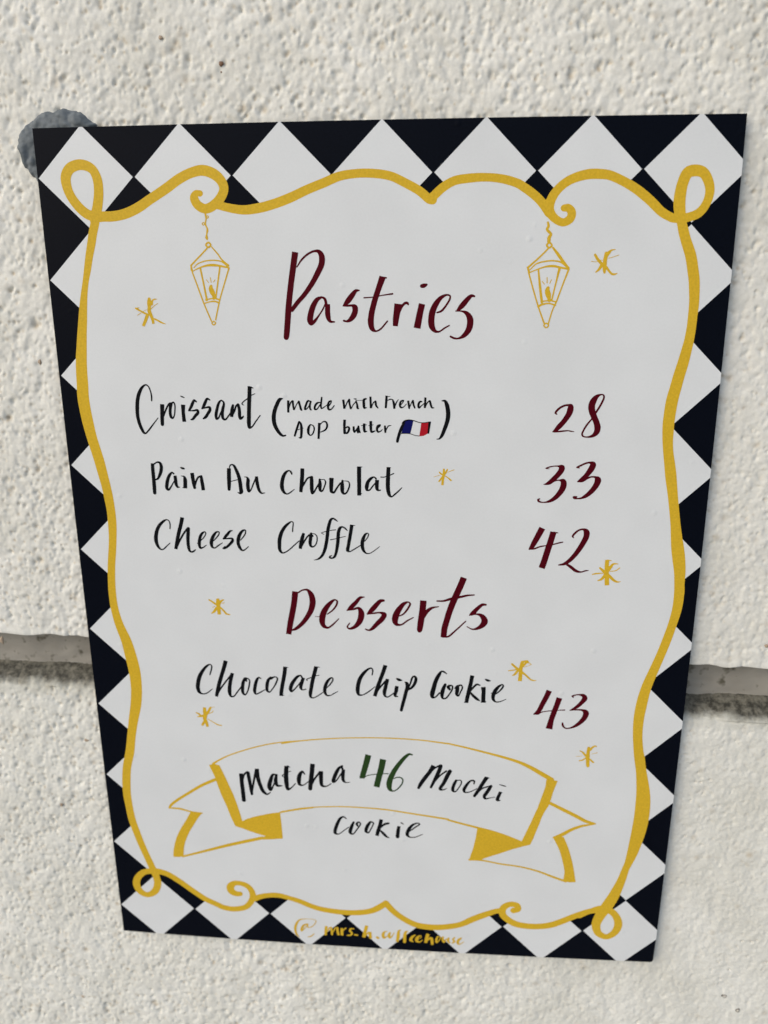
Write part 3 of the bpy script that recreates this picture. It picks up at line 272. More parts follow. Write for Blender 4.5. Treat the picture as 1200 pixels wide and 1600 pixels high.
 'star_b': ('00 6855,11119,108 6849,11045,119 6834,10949,119 6831,10843,119 6831,10693,115 6839,10575,70|00 6882,11055,65 6930,11140,97 6991,11203,54 7120,11234,17|00 6528,11079,76 6602,10972,84 6697,10865,87 6792,10779,98|00 6727,10758,98 6668,10662,74 6584,10587,39|00 6884,10725,76 6980,10606,67 7075,10525,61 7152,10525,50 7211,10546,28|00 6931,10980,17 7081,11022,19 7231,11074,19|00 6431,10899,20 6531,10882,15 6630,10887,15|00 6693,10929,15 6759,10928,13', ''),
 'star_g': ('11 2123,4478,63 2126,4333,80 2103,4150,81 2083,3924,81|00 2239,4453,49 2188,4345,59 2117,4247,59 2035,4139,57 1974,4052,53|00 1979,4353,47 2054,4289,49 2159,4237,30 2265,4174,40 2360,4090,59|00 1804,4195,15 1991,4262,15|00 2251,4356,15 2354,4406,21 2458,4445,23', ''),
 'star_h': ('11 -5710,-278,94 -5696,-422,153 -5704,-543,147 -5691,-712,128 -5684,-882,128|00 -6023,-335,49 -5913,-404,64 -5792,-497,66|00 -5495,-318,38 -5578,-365,75 -5665,-470,106|00 -5779,-642,90 -5855,-766,90 -5952,-841,43|00 -5627,-614,59 -5520,-732,66 -5423,-850,64 -5299,-877,31|00 -5915,-616,19 -5820,-571,17|00 -5561,-467,16 -5473,-428,24', ''),
 'star_i': ('11 -6467,-4569,113 -6468,-4765,136 -6453,-4909,136 -6486,-5043,136 -6431,-5199,111 -6400,-5370,101|00 -6240,-4573,83 -6321,-4720,95 -6414,-4855,108|00 -6506,-5149,96 -6587,-5292,91|00 -6794,-4792,35 -6690,-4853,71 -6623,-4930,83 -6539,-4926,108|00 -6746,-4961,43 -6661,-4958,50|00 -6367,-5051,28 -6193,-5156,30 -6020,-5261,45 -5865,-5294,33|00 -6303,-4811,30 -6180,-4754,30 -6152,-4700,28|00 -6190,-4551,15 -6070,-4540,13', ''),
 'star_j': ('00 7454,-5624,103 7441,-5767,118 7444,-5975,131 7452,-6183,131 7469,-6353,117|00 7504,-5699,92 7597,-5578,70 7673,-5536,58 7719,-5560,36|00 7148,-5754,34 7241,-5802,58 7339,-5915,80 7422,-5989,92|00 7358,-6044,56 7262,-6127,51 7151,-6158,39|00 7518,-6076,58 7591,-6150,65 7650,-6200,63|00 7028,-5994,19 7229,-5959,12|00 7571,-5865,10 7758,-5804,24', ''),
 'putty': ('', '-10744,13458 -10858,13575 -11037,13784 -11120,14015 -11147,14197 -11208,14425 -11157,14650 -11061,14828 -10824,15002 -10604,15132 -10418,15314 -10214,15407 -9915,15384 -9654,15458 -9504,15455 -9360,15395 -9113,15359 -8926,15241 -8789,15119 -8555,14960 -8844,14609 -9737,13902 -10317,13360 -10587,13271'),
 'putty2': ('', '-10592,-13799 -10657,-13646 -10693,-13461 -10705,-13213 -10666,-13025 -10605,-12835 -10397,-12884 -10279,-13310 -10434,-13819'),
}

FLECKS_ = [
 ('fleck', -49.29, 164.71, 0.75, 0.75, 0.35, 'brown', 'small round brown fleck in the stucco above the card'),
 ('fleck', -49.39, 162.51, 0.25, 0.3, 0.2, 'brown', None),
 ('grain', -67.21, 171.74, 0.7, 0.6, 0.3, 'tan', None),
 ('grain', -124.60, -189.34, 0.8, 0.6, 0.4, 'tan', None),
 ('grain', -111.64, -65.34, 1.0, 0.6, 0.4, 'tan', None),
 ('grain', -124.75, -94.85, 0.7, 1.0, 0.3, 'tan', None),
 ('grain', 132.53, -14.11, 1.0, 0.7, 0.4, 'tan', None),
 ('grain', -140.09, -25.06, 0.8, 1.6, 0.5, 'tan', None),
 ('grain', -114.40, 76.75, 0.6, 0.9, 0.3, 'tan', None),
 ('dried_drip', 137.47, -163.65, 0.95, 0.6, 0.4, 'drip', 'dried drip at the lower right'),
 ('dried_drip', 143.32, -170.06, 0.7, 0.8, 0.4, 'drip', 'smaller dried drip at the lower right')]

def panel_path():
    return (sub(A_, (-88.2, 122.9), (-47.8, 128.0))
            + sub(B_, (-48.7, 126.0), (15.7, 126.8))
            + sub(C_, (16.3, 127.5), (49.9, 124.1))
            + sub(D_, (51.0, 123.8), (84.8, 122.5))
            + sub(E_, (89.2, 121.0), (85.0, -124.4))
            + sub(Fb, (82.0, -125.8), (46.8, -130.6))
            + sub(F2, (46.2, -128.2), (2.3, -128.2))
            + sub(G_, (1.8, -127.9), (-49.5, -128.9))
            + sub(H_, (-51.8, -129.3), (-87.5, -118.9))
            + sub(I_, (-90.2, -117.9), (-88.3, 122.0)))

def smooth(P, closed=False):
    """centripetal Catmull-Rom through (x,y,w) points, sampled about every 0.25 mm"""
    P = np.array([q for i, q in enumerate(P) if i == 0 or math.hypot(q[0] - P[i - 1][0], q[1] - P[i - 1][1]) > 0.06], float)
    if len(P) == 1: return np.vstack([P, P + [0.01, 0, 0]])
    if len(P) == 2: return P
    Q = np.vstack([2 * P[0] - P[1], P, 2 * P[-1] - P[-2]])
    if closed: Q[0] = P[-2]; Q[-1] = P[1]
    out = []
    for i in range(1, len(Q) - 2):
        p0, p1, p2, p3 = Q[i - 1:i + 3]
        t0 = 0; t1 = t0 + max(1e-3, np.linalg.norm(p1[:2] - p0[:2])) ** .5
        t2 = t1 + max(1e-3, np.linalg.norm(p2[:2] - p1[:2])) ** .5
        t3 = t2 + max(1e-3, np.linalg.norm(p3[:2] - p2[:2])) ** .5
        n = max(2, int(np.linalg.norm(p2[:2] - p1[:2]) / 0.3))
        for t in np.linspace(t1, t2, n, endpoint=False):
            A1 = (t1 - t) / (t1 - t0) * p0 + (t - t0) / (t1 - t0) * p1
            A2 = (t2 - t) / (t2 - t1) * p1 + (t - t1) / (t2 - t1) * p2
            A3 = (t3 - t) / (t3 - t2) * p2 + (t - t2) / (t3 - t2) * p3
            B1 = (t2 - t) / (t2 - t0) * A1 + (t - t0) / (t2 - t0) * A2
            B2 = (t3 - t) / (t3 - t1) * A2 + (t - t1) / (t3 - t1) * A3
            out.append((t2 - t) / (t2 - t1) * B1 + (t - t1) / (t2 - t1) * B2)
    out.append(P[-1])
    out = np.array(out)
    out[:, 2] = np.maximum(out[:, 2], 0.04)
    return out

def simplify(L, tol):
    """drop points that lie on the line between kept neighbours (Douglas-Peucker, iterative)"""
    L = np.array(L); n = len(L)
    if n < 8: return L
    keep = np.zeros(n, bool); k = n // 2
    keep[[0, k, n - 1]] = True
    st = [(0, k), (k, n - 1)]
    while st:
        a, b = st.pop()
        if b <= a + 1: continue
        d = L[b] - L[a]; q = L[a + 1:b] - L[a]; ln = np.hypot(*d)
        dist = np.abs(q[:, 0] * d[1] - q[:, 1] * d[0]) / ln if ln > 1e-9 else np.hypot(q[:, 0], q[:, 1])
        i = int(dist.argmax())
        if dist[i] > tol:
            i += a + 1; keep[i] = True; st += [(a, i), (i, b)]
    return L[keep]

def contours(F, x0, y0, h):
    """marching squares on F (inside < 0); returns closed loops of points"""
    ny, nx = F.shape
    S = F < 0
    code = (S[:-1, :-1] * 1 + S[:-1, 1:] * 2 + S[1:, 1:] * 4 + S[1:, :-1] * 8)
    J, I = np.nonzero((code > 0) & (code < 15))
    T = {1: [(3, 0)], 2: [(0, 1)], 3: [(3, 1)], 4: [(1, 2)], 5: [(3, 2), (1, 0)], 6: [(0, 2)], 7: [(3, 2)],
         8: [(2, 3)], 9: [(2, 0)], 10: [(0, 3), (2, 1)], 11: [(2, 1)], 12: [(1, 3)], 13: [(1, 0)], 14: [(0, 3)]}
    nxt = {}
    for j, i in zip(J.tolist(), I.tolist()):
        for a, b in T[int(code[j, i])]:
            ks = []
            for e in (a, b):
                ks.append((0, j, i) if e == 0 else (1, j, i + 1) if e == 1 else (0, j + 1, i) if e == 2 else (1, j, i))
            nxt[ks[0]] = ks[1]
    def pt(k):
        d, j, i = k
        a = F[j, i]; b = F[j, i + 1] if d == 0 else F[j + 1, i]
        t = a / (a - b) if a != b else 0.5
        return (x0 + (i + (t if d == 0 else 0)) * h, y0 + (j + (t if d == 1 else 0)) * h)
    loops = []
    while nxt:
        k0 = next(iter(nxt)); k = k0; L = []
        while k in nxt:
            L.append(pt(k)); k = nxt.pop(k)
        if len(L) > 3: loops.append(simplify(L, h * 0.06))
    return loops

def area(L):
    x, y = L[:, 0], L[:, 1]
    return 0.5 * np.sum(x * np.roll(y, -1) - np.roll(x, -1) * y)

def inside(p, L):
    x, y = L[:, 0], L[:, 1]; x2, y2 = np.roll(x, -1), np.roll(y, -1)
    c = (y > p[1]) != (y2 > p[1])
    xi = x[c] + (p[1] - y[c]) * (x2[c] - x[c]) / (y2[c] - y[c])
    return (np.sum(xi > p[0]) % 2) == 1

def loops_mesh(name, loops, z):
    loops = [l for l in loops if len(l) >= 3 and abs(area(l)) > 0.004]
    # outer loops contain holes: nest by containment depth
    depth = [sum(inside(l[0], k) for k in loops if k is not l) for l in loops]
    V = []; Fc = []
    for l, d in zip(loops, depth):
        if d % 2: continue
        grp = [l] + [k for k, dk in zip(loops, depth) if dk == d + 1 and inside(k[0], l)]
        pts = [[Vector((a, b, 0)) for a, b in g] for g in grp]
        flat = [p for g in pts for p in g]
        o = len(V)
        V += [(p.x * MM, p.y * MM, z * MM) for p in flat]
        for t in tessellate_polygon(pts):
            a, b, c = (flat[i] for i in t)
            cr = (b.x - a.x) * (c.y - a.y) - (b.y - a.y) * (c.x - a.x)
            if abs(cr) < 1e-9: continue
            Fc.append(tuple(o + i for i in (t if cr > 0 else t[::-1])))
    me = bpy.data.meshes.new(name)
    me.from_pydata(V, [], Fc)
    me.update()
    return me

def parse(key):
    s, p = PRINT[key]
    st = []
    for r in (s.split('|') if s else []):
        fl, *pts = r.split(' ')
        st.append((fl[0] == '1', fl[1] == '1', [tuple(float(v) / 100 for v in q.split(',')) for q in pts]))
    po = [np.array([[float(v) / 100 for v in q.split(',')] for q in r.split(' ')]) for r in (p.split('|') if p else [])]
    return st, po

def brush(keys, h=0.1, wob=0.0):
    """union of brush strokes and filled shapes as clean outlines"""
    ST = []; PO = []
    for k in keys:
        s, p = parse(k); ST += s; PO += p
    allp = [np.array(s[2])[:, :2] for s in ST] + PO
    A = np.vstack(allp); lo = A.min(0) - 3; hi = A.max(0) + 3
    nx, ny = (np.ceil((hi - lo) / h)).astype(int)
    F = np.full((ny, nx), 9.0)
    gx = lo[0] + np.arange(nx) * h; gy = lo[1] + np.arange(ny) * h
    for bs, be, P in ST:
        closed = len(P) > 3 and abs(P[0][0] - P[-1][0]) + abs(P[0][1] - P[-1][1]) < 0.02
        S = smooth(P, closed)
        n = len(S)
        for i in range(n - 1):
            a, b = S[i], S[i + 1]
            r = max(a[2], b[2]) / 2 + 2 * h
            i0 = max(0, int((min(a[0], b[0]) - r - lo[0]) / h)); i1 = min(nx, int((max(a[0], b[0]) + r - lo[0]) / h) + 2)
            j0 = max(0, int((min(a[1], b[1]) - r - lo[1]) / h)); j1 = min(ny, int((max(a[1], b[1]) + r - lo[1]) / h) + 2)
            X, Y = np.meshgrid(gx[i0:i1], gy[j0:j1])
            d = b[:2] - a[:2]; L2 = max(1e-12, d @ d)
            t = np.clip(((X - a[0]) * d[0] + (Y - a[1]) * d[1]) / L2, 0, 1)
            D = np.hypot(X - a[0] - t * d[0], Y - a[1] - t * d[1]) - (a[2] + (b[2] - a[2]) * t) / 2
            if bs or be:
                q = 0.12     # slightly rounded square ends
                if bs:
                    e = S[0]; u = S[min(n - 1, 4)][:2] - e[:2]; u = u / max(1e-9, np.hypot(*u))
                    near = np.hypot(e[0] - a[0], e[1] - a[1]) < e[2]
                    if near: D = np.maximum(D, -((X - e[0]) * u[0] + (Y - e[1]) * u[1]))
                if be:
                    e = S[-1]; u = S[max(0, n - 5)][:2] - e[:2]; u = u / max(1e-9, np.hypot(*u))
                    near = np.hypot(e[0] - b[0], e[1] - b[1]) < e[2]
                    if near: D = np.maximum(D, -((X - e[0]) * u[0] + (Y - e[1]) * u[1]))
            F[j0:j1, i0:i1] = np.minimum(F[j0:j1, i0:i1], D)
    for L in PO:
        i0 = max(0, int((L[:, 0].min() - lo[0]) / h) - 2); i1 = min(nx, int((L[:, 0].max() - lo[0]) / h) + 3)
        j0 = max(0, int((L[:, 1].min() - lo[1]) / h) - 2); j1 = min(ny, int((L[:, 1].max() - lo[1]) / h) + 3)
        X, Y = np.meshgrid(gx[i0:i1], gy[j0:j1])
        D = poly_sdf(X, Y, L)
        F[j0:j1, i0:i1] = np.minimum(F[j0:j1, i0:i1], D)
    F[0, :] = F[-1, :] = 9; F[:, 0] = F[:, -1] = 9
    if wob:
        F = F + wob * field(ny, nx, h, 0.35, 0.35, 77)
    return contours(F, lo[0], lo[1], h)

def poly_sdf(X, Y, L):
    D = np.full(X.shape, 1e9); ins = np.zeros(X.shape, bool)
    n = len(L)
    for i in range(n):
        a, b = L[i], L[(i + 1) % n]; d = b - a; L2 = max(1e-12, d @ d)
        t = np.clip(((X - a[0]) * d[0] + (Y - a[1]) * d[1]) / L2, 0, 1)
        D = np.minimum(D, np.hypot(X - a[0] - t * d[0], Y - a[1] - t * d[1]))
        if a[1] != b[1]:
            c = ((a[1] > Y) != (b[1] > Y)) & (X < a[0] + (Y - a[1]) * d[0] / d[1])
            ins ^= c
    return np.where(ins, -D, D)

def field(ny, nx, h, sx, sy, seed):
    """gaussian-filtered random field, zero mean, unit deviation; sx, sy in mm"""
    rng = np.random.default_rng(seed)
    W = rng.standard_normal((ny, nx))
    return blur(W, h, sx, sy, True)

def blur(W, h, sx, sy, norm=False):
    ny, nx = W.shape
    fy = np.fft.fftfreq(ny, h)[:, None]; fx = np.fft.rfftfreq(nx, h)[None, :]
    G = np.exp(-2 * math.pi ** 2 * ((fx * sx) ** 2 + (fy * sy) ** 2))
    R = np.fft.irfft2(np.fft.rfft2(W) * G, s=W.shape)
    if norm: R = (R - R.mean()) / R.std()
    return R

def grid_mesh(name, V, mask=None, grit_shade=None, coarse=None):
    """V: (rows, cols, 3) vertex grid in metres; mask: (rows-1, cols-1) faces kept"""
    r, c, _ = V.shape
    idx = np.arange(r * c).reshape(r, c)
    q = np.stack([idx[:-1, :-1], idx[:-1, 1:], idx[1:, 1:], idx[1:, :-1]], -1).reshape(-1, 4)
    if mask is not None: q = q[mask.reshape(-1)]
    used = np.unique(q); remap = np.zeros(r * c, np.int64); remap[used] = np.arange(len(used))
    q = remap[q]; P = V.reshape(-1, 3)[used]
    me = bpy.data.meshes.new(name)
    me.vertices.add(len(P)); me.vertices.foreach_set('co', P.astype(np.float32).ravel())
    me.loops.add(q.size); me.loops.foreach_set('vertex_index', q.astype(np.int32).ravel())
    me.polygons.add(len(q)); me.polygons.foreach_set('loop_start', np.arange(0, q.size, 4, dtype=np.int32))
    me.update(calc_edges=True)
    if grit_shade is not None:
        at = me.attributes.new('grit_shade', 'FLOAT', 'POINT')
        at.data.foreach_set('value', grit_shade.reshape(-1)[used].astype(np.float32))
    if coarse is not None:
        at = me.attributes.new('coarse', 'FLOAT', 'POINT')
        at.data.foreach_set('value', coarse.reshape(-1)[used].astype(np.float32))
    return me

# ------------------------------------------------------------------ the wall: two rendered blocks and the raked mortar joint between them
SURF = 3.0            # mm, wall face behind the card face (world +Y)
H = 0.36
gxs = np.arange(-190, 178, H); gzs = np.arange(-232, 205, H)
NX, NZ = len(gxs), len(gzs)
def F_(sx, sy, seed): return field(NZ, NX, H, sx, sy, seed)
rng = np.random.default_rng(5)
big = F_(2.6, 3.8, 1); mid = F_(0.95, 1.3, 2); small = F_(0.5, 0.62, 3); und = F_(16, 20, 4); micro = F_(0.34, 0.40, 8)
pits = np.zeros((NZ, NX))
grit_shade = np.zeros((NZ, NX))
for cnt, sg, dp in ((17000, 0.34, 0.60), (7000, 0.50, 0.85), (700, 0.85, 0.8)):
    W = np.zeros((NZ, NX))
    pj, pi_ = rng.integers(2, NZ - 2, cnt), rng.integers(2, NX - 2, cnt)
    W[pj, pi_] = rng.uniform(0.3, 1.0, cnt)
    G_r = np.zeros((NZ, NX)); k = cnt // 2          # old dirt has stayed in about half of the pits; its tone also darkens the hollows
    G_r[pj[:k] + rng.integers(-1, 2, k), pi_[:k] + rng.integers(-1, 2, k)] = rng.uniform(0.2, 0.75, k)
    grit_shade += blur(G_r, H, sg * 0.85, sg * 0.85) * (2 * math.pi * sg * sg * 0.72 / (H * H))
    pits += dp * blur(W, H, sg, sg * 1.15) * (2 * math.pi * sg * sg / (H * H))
XX, ZZ = np.meshgrid(gxs, gzs)
W = np.zeros((NZ, NX)); W[rng.integers(0, NZ, 9000), rng.integers(0, NX, 9000)] = rng.uniform(0.0, 1.0, 9000) ** 2
pins = 0.65 * np.clip(0.5 + 0.6 * F_(9, 9, 12), 0, 1.2) * blur(W, H, 0.30, 0.27) * (2 * math.pi * 0.081 / (H * H))
calm = 1 / (1 + np.exp(-((XX - 92) - 0.35 * (ZZ + 40)) / 22))            # towards the lower right the render is smoother
lump = 0.13 * big + 0.11 * mid + 0.08 * small
lump = np.where(lump > 0.10, 0.10 + (lump - 0.10) * 0.45, lump)          # trowelled tops, deeper hollows
HT = 0.18 * und + 0.9 * lump * (1.0 - 0.40 * calm) + 0.038 * micro - np.minimum(pits, 1.1) * (0.95 - 0.70 * calm) - pins * calm
edge = np.minimum.reduce([XX - gxs[0], gxs[-1] - XX, ZZ - gzs[0], gzs[-1] - ZZ])
HT *= np.clip(edge / 8, 0, 1)
far_ = 1 - np.clip(edge / 8, 0, 1)
grit_shade = np.clip(grit_shade, 0, 0.8) * (1 - 0.75 * calm) + np.clip(pins, 0, 0.5) * 0.6 * calm  # pit dirt, plus the dark of deep pinholes painted in as colour

def ext(a, far):
    out = [a[-1]]; s = abs(a[1] - a[0])
    sg = 1 if far > a[-1] else -1
    while abs(out[-1] - a[-1]) < abs(far - a[-1]): s *= 1.5; out.append(out[-1] + sg * s)
    return np.array(out[1:])
def widen(a, lo, hi):
    L = ext(a[::-1], lo)[::-1] if lo is not None else np.array([])
    R_ = ext(a, hi) if hi is not None else np.array([])
    return np.concatenate([L, a, R_]), len(L), len(R_)
wall = empty('rendered_block_wall', None, Matrix.Translation((0, 0, -0.23)))
wall.matrix_world = Matrix.Translation((0, SURF * MM, 0))
tag(wall, 'cream stucco block wall with a recessed grey mortar joint, behind the menu card', 'wall')

lipn = np.interp(gxs, gxs, blur(np.tile(rng.standard_normal(NX), (8, 1)), H, 2.2, 0.01, True)[0]) * 0.28
xs, lx, rx = widen(gxs, -1100, 1100)
lipx = np.pad(lipn, (lx, rx)) + LIP
AX = math.radians(0.95)
def hole(xm, zm):
    u = xm * math.cos(AX) + zm * math.sin(AX); v = -xm * math.sin(AX) + zm * math.cos(AX)
    return (np.abs(u) < 94) & (np.abs(v) < 137)

# upper block: surface rows, then the soffit turning back into the joint
k0 = int(np.searchsorted(gzs, LIP + 1.2))
zu, _, ru = widen(gzs[k0:], None, 1500)
Hu = np.pad(HT[k0:], ((0, ru), (lx, rx)))
Gu = np.pad(grit_shade[k0:], ((7, ru), (lx, rx)))
rows = []
for dz, dp in ((0.55, 10.0), (0.40, 6.0), (0.28, 3.0), (0.12, 1.0), (0.0, 0.35), (0.12, 0.08), (0.45, -0.02)):
    rows.append(np.stack([xs, np.full(len(xs), dp) - Hu[0] * (dp < 0.5), lipx + dz], -1))
surf = np.stack(np.broadcast_arrays(xs[None, :], -Hu, zu[:, None]), -1)
Vu = np.concatenate([np.array(rows), surf], 0)
xm = (Vu[:-1, :-1, 0] + Vu[1:, 1:, 0]) / 2; zm = (Vu[:-1, :-1, 2] + Vu[1:, 1:, 2]) / 2
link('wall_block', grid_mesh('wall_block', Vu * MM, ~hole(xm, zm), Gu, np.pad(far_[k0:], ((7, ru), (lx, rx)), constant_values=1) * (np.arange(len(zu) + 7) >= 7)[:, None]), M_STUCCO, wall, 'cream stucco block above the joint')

# lower block: face, rounded shoulder and rough sloping ledge into the joint
k1 = int(np.searchsorted(gzs, LIP - 14.0))
zl, ll, _ = widen(gzs[:k1], -1500, None)
Hl = np.pad(HT[:k1], ((ll, 0), (lx, rx)))
v = zl - LIP
prof = np.interp(v, [-60, -26, -22, -19.8, -18.2, -16.8, -15.0, -14.0], [0, 0, 0.25, 0.95, 2.3, 4.6, 7.6, 9.2])
wavy = np.pad(blur(np.tile(rng.standard_normal(NX), (8, 1)), H, 3.5, 0.01, True)[0], (lx, rx))
shift = np.interp(v, [-30, -18.5, -14.0], [0, 1, 1])
Dl = prof[:, None] - Hl * 1.0 + shift[:, None] * 0.45 * wavy[None, :] * (prof[:, None] > 0.5)
Vl = np.stack(np.broadcast_arrays(xs[None, :], Dl, zl[:, None]), -1)
xm = (Vl[:-1, :-1, 0] + Vl[1:, 1:, 0]) / 2; zm = (Vl[:-1, :-1, 2] + Vl[1:, 1:, 2]) / 2
link('wall_block', grid_mesh('wall_block', Vl * MM, ~hole(xm, zm), np.pad(grit_shade[:k1], ((ll, 0), (lx, rx))), np.pad(far_[:k1], ((ll, 0), (lx, rx)), constant_values=1)), M_LEDGE, wall, 'cream stucco block below the joint, grime along its top edge')

# mortar
xj = xs[::2]; zj = np.arange(LIP - 17.5, LIP + 2, 0.7)
fj = field(len(zj), len(xj), 0.7, 2.0, 0.9, 9) * 0.16
Vj = np.stack(np.broadcast_arrays(xj[None, :], 8.0 - fj, zj[:, None]), -1)
link('mortar_joint', grid_mesh('mortar_joint', Vj * MM), M_MORTAR, wall)

# flecks, grains and dried drips stuck to the stucco
def blob(name, x, z, rx_, rz_, thick, mat, label=None, parent=wall, y=0.0, rings=4, n=14, rot=0.0):
    V = [(0, -thick, 0)]; Fc = []
    for i in range(1, rings + 1):
        a = i / rings * math.pi / 2
        for j in range(n):
            t = 2 * math.pi * j / n
            w = 1 + 0.12 * math.sin(3 * t + x) + 0.08 * math.cos(5 * t + z)
            px, pz = rx_ * math.sin(a) * w * math.cos(t), rz_ * math.sin(a) * w * math.sin(t)
            V.append((px * math.cos(rot) - pz * math.sin(rot), -thick * math.cos(a), px * math.sin(rot) + pz * math.cos(rot)))
    for j in range(n): Fc.append((0, 1 + (j + 1) % n, 1 + j))
    for i in range(rings - 1):
        for j in range(n):
            a0 = 1 + i * n + j; a1 = 1 + i * n + (j + 1) % n
            Fc.append((a0, a1, a1 + n, a0 + n))
    me = bpy.data.meshes.new(name)
    me.from_pydata([((x + a) * MM, (y + b) * MM, (z + c) * MM) for a, b, c in V], [], Fc)
    me.update()
    return link(name, me, mat, parent, label)
def surf_y(x, z):
    i = int(round((x - gxs[0]) / H)); j = int(round((z - gzs[0]) / H))
    i = min(max(i, 1), NX - 2); j = min(max(j, 1), NZ - 2)
    return -float(HT[j - 1:j + 2, i - 1:i + 2].mean())
for nm, x, z, a, b, th, mt, lb in FLECKS_:
    mat = {'brown': M_BROWN, 'tan': M_TAN, 'drip': M_DRIP}[mt]
    o = blob(nm, x, z, a, b, th, mat, lb, y=surf_y(x, z) + 0.05)
    if mt == 'drip':
        blob('drip_rim', x, z, a * 1.28, b * 1.28, th * 0.75, M_DRIPRIM, None, parent=o, y=surf_y(x, z) + 0.06)

# the ground in front of the wall, out of view, added to bounce light up
gm = bpy.data.meshes.new('added_ground')
gm.from_pydata([(-60, -80, -1.45), (60, -80, -1.45), (60, 0.03, -1.45), (-60, 0.03, -1.45)], [], [(0, 1, 2, 3)])
tag(link('added_ground', gm, M_ADDED_GROUND), kind='structure')

# ------------------------------------------------------------------ the menu card
TILT = Matrix(((math.cos(AX), -math.sin(AX), 0, 0), (0, 0, -1, 0), (math.sin(AX), math.cos(AX), 0, 0), (0, 0, 0, 1)))
card = empty('menu_card', None, TILT)
tag(card, 'white pastry menu card with black diamond edge and gold scroll border on the stucco wall', 'menu')

def outline(n=24):
    P = []
    for t in np.linspace(0, 1, n, endpoint=False): P.append((-105 + 210 * t, -148.5 - 1.3 * math.sin(math.pi * t) ** 0.8))
    for t in np.linspace(0, 1, n, endpoint=False): P.append((105 + 1.15 * math.sin(math.pi * t) ** 0.8, -148.5 + 297 * t))
    for t in np.linspace(0, 1, n, endpoint=False): P.append((105 - 210 * t, 148.5 + 0.4 * math.sin(math.pi * t)))
    for t in np.linspace(0, 1, n, endpoint=False): P.append((-105 - 0.55 * math.sin(math.pi * t), 148.5 - 297 * t))
    return np.array(P)
OUT = outline()
# tiny radius on the lower right corner
OUT = np.array([p for p in OUT if not (p[0] > 104.99 and p[1] < -148.4)] )
i_ = int(np.argmin(np.hypot(OUT[:, 0] - 105.0, OUT[:, 1] + 148.5)))
OUT = np.vstack([q for q in OUT])
jj = int(np.argmax(OUT[:24, 0])) + 1
OUT = np.vstack([OUT[:jj], [[103.9, -148.62], [104.6, -148.35], [104.95, -147.6]], OUT[jj:]])

def slab(name, P, z0, z1):
    n = len(P)
    V = [(a * MM, b * MM, z1 * MM) for a, b in P] + [(a * MM, b * MM, z0 * MM) for a, b in P]
    Fc = [tuple(range(n)), tuple(range(2 * n - 1, n - 1, -1))] + [(i, n + i, n + (i + 1) % n, (i + 1) % n) for i in range(n)]
    me = bpy.data.meshes.new(name); me.from_pydata(V, [], Fc); me.update()
    me.polygons.foreach_set('use_smooth', [False] * len(me.polygons))
    return me
link('backing_sheet', slab('backing_sheet', OUT, -0.7, 0.0), M_BLACK, card, 'stiff sheet printed navy black, seen as triangles between the white diamonds')

def clip(P, Q):
    """Sutherland-Hodgman: polygon P clipped by convex counter-clockwise Q"""
    for i in range(len(Q)):
        a, b = Q[i], Q[(i + 1) % len(Q)]; out = []
        sd_ = lambda p: (b[0] - a[0]) * (p[1] - a[1]) - (b[1] - a[1]) * (p[0] - a[0])
        for k in range(len(P)):
            p, q = P[k], P[(k + 1) % len(P)]; sp, sq = sd_(p), sd_(q)
            if sp >= 0: out.append(p)
            if (sp >= 0) != (sq >= 0):
                t = sp / (sp - sq); out.append((p[0] + t * (q[0] - p[0]), p[1] + t * (q[1] - p[1])))
        P = out
        if not P: break
    return P
for r in range(10):
    for c in range(7):
        if 0 < r < 9 and 0 < c < 6: continue
        cx = -89.85 + 30.4 * c; cy = 134.40 - 30.02 * r
        if r == 9: cy = -135.6 - 0.25 * math.sin(math.pi * c / 6) * 2
        hw, hh, q = 14.9, 14.75, 0.55
        D = []
        for ux, uy in ((1, 0), (0, 1), (-1, 0), (0, -1)):     # slightly blunted tips
            tx, ty = cx + ux * hw, cy + uy * hh
            if ux: D += [(tx - ux * q * 0.5, ty - ux * q * 0.5), (tx, ty), (tx - ux * q * 0.5, ty + ux * q * 0.5)]
            else: D += [(tx + uy * q * 0.5, ty - uy * q * 0.5), (tx, ty), (tx - uy * q * 0.5, ty - uy * q * 0.5)]
        P = clip(D, [tuple(p) for p in OUT])
        if len(P) < 3: continue
        me = bpy.data.meshes.new('white_diamond')
        me.from_pydata([(a * MM, b * MM, 0.02 * MM) for a, b in P], [], [tuple(range(len(P)))])
        me.update()
        link('white_diamond', me, M_WHITE, card)

# inner white panel: inside the centre line of the gold border
def line(key, a=None, b=None):
    return [tuple(q[:2]) for q in parse(key)[0][0][2]][a:b]
A_ = line('border_a'); B_ = line('border_b'); C_ = line('border_c'); D_ = line('border_d')
E_ = line('border_e'); Fb = line('border_f'); F2 = line('border_f2'); G_ = line('border_g'); H_ = line('border_h'); I_ = line('border_i')
def sub(L, p, q):
    """the stretch of polyline L between its points nearest to p and q"""
    d = lambda r: [math.hypot(a[0] - r[0], a[1] - r[1]) for a in L]
    i, j = d(p).index(min(d(p))), d(q).index(min(d(q)))
    return L[i:j + 1] if i <= j else L[j:i + 1][::-1]
PANEL = panel_path()
pl = smooth([(a, b, 1) for a, b in PANEL])[:, :2]
link('inner_panel', loops_mesh('inner_panel', [simplify(pl, 0.01)], 0.04), M_WHITE, card, 'white writing area inside the gold border')

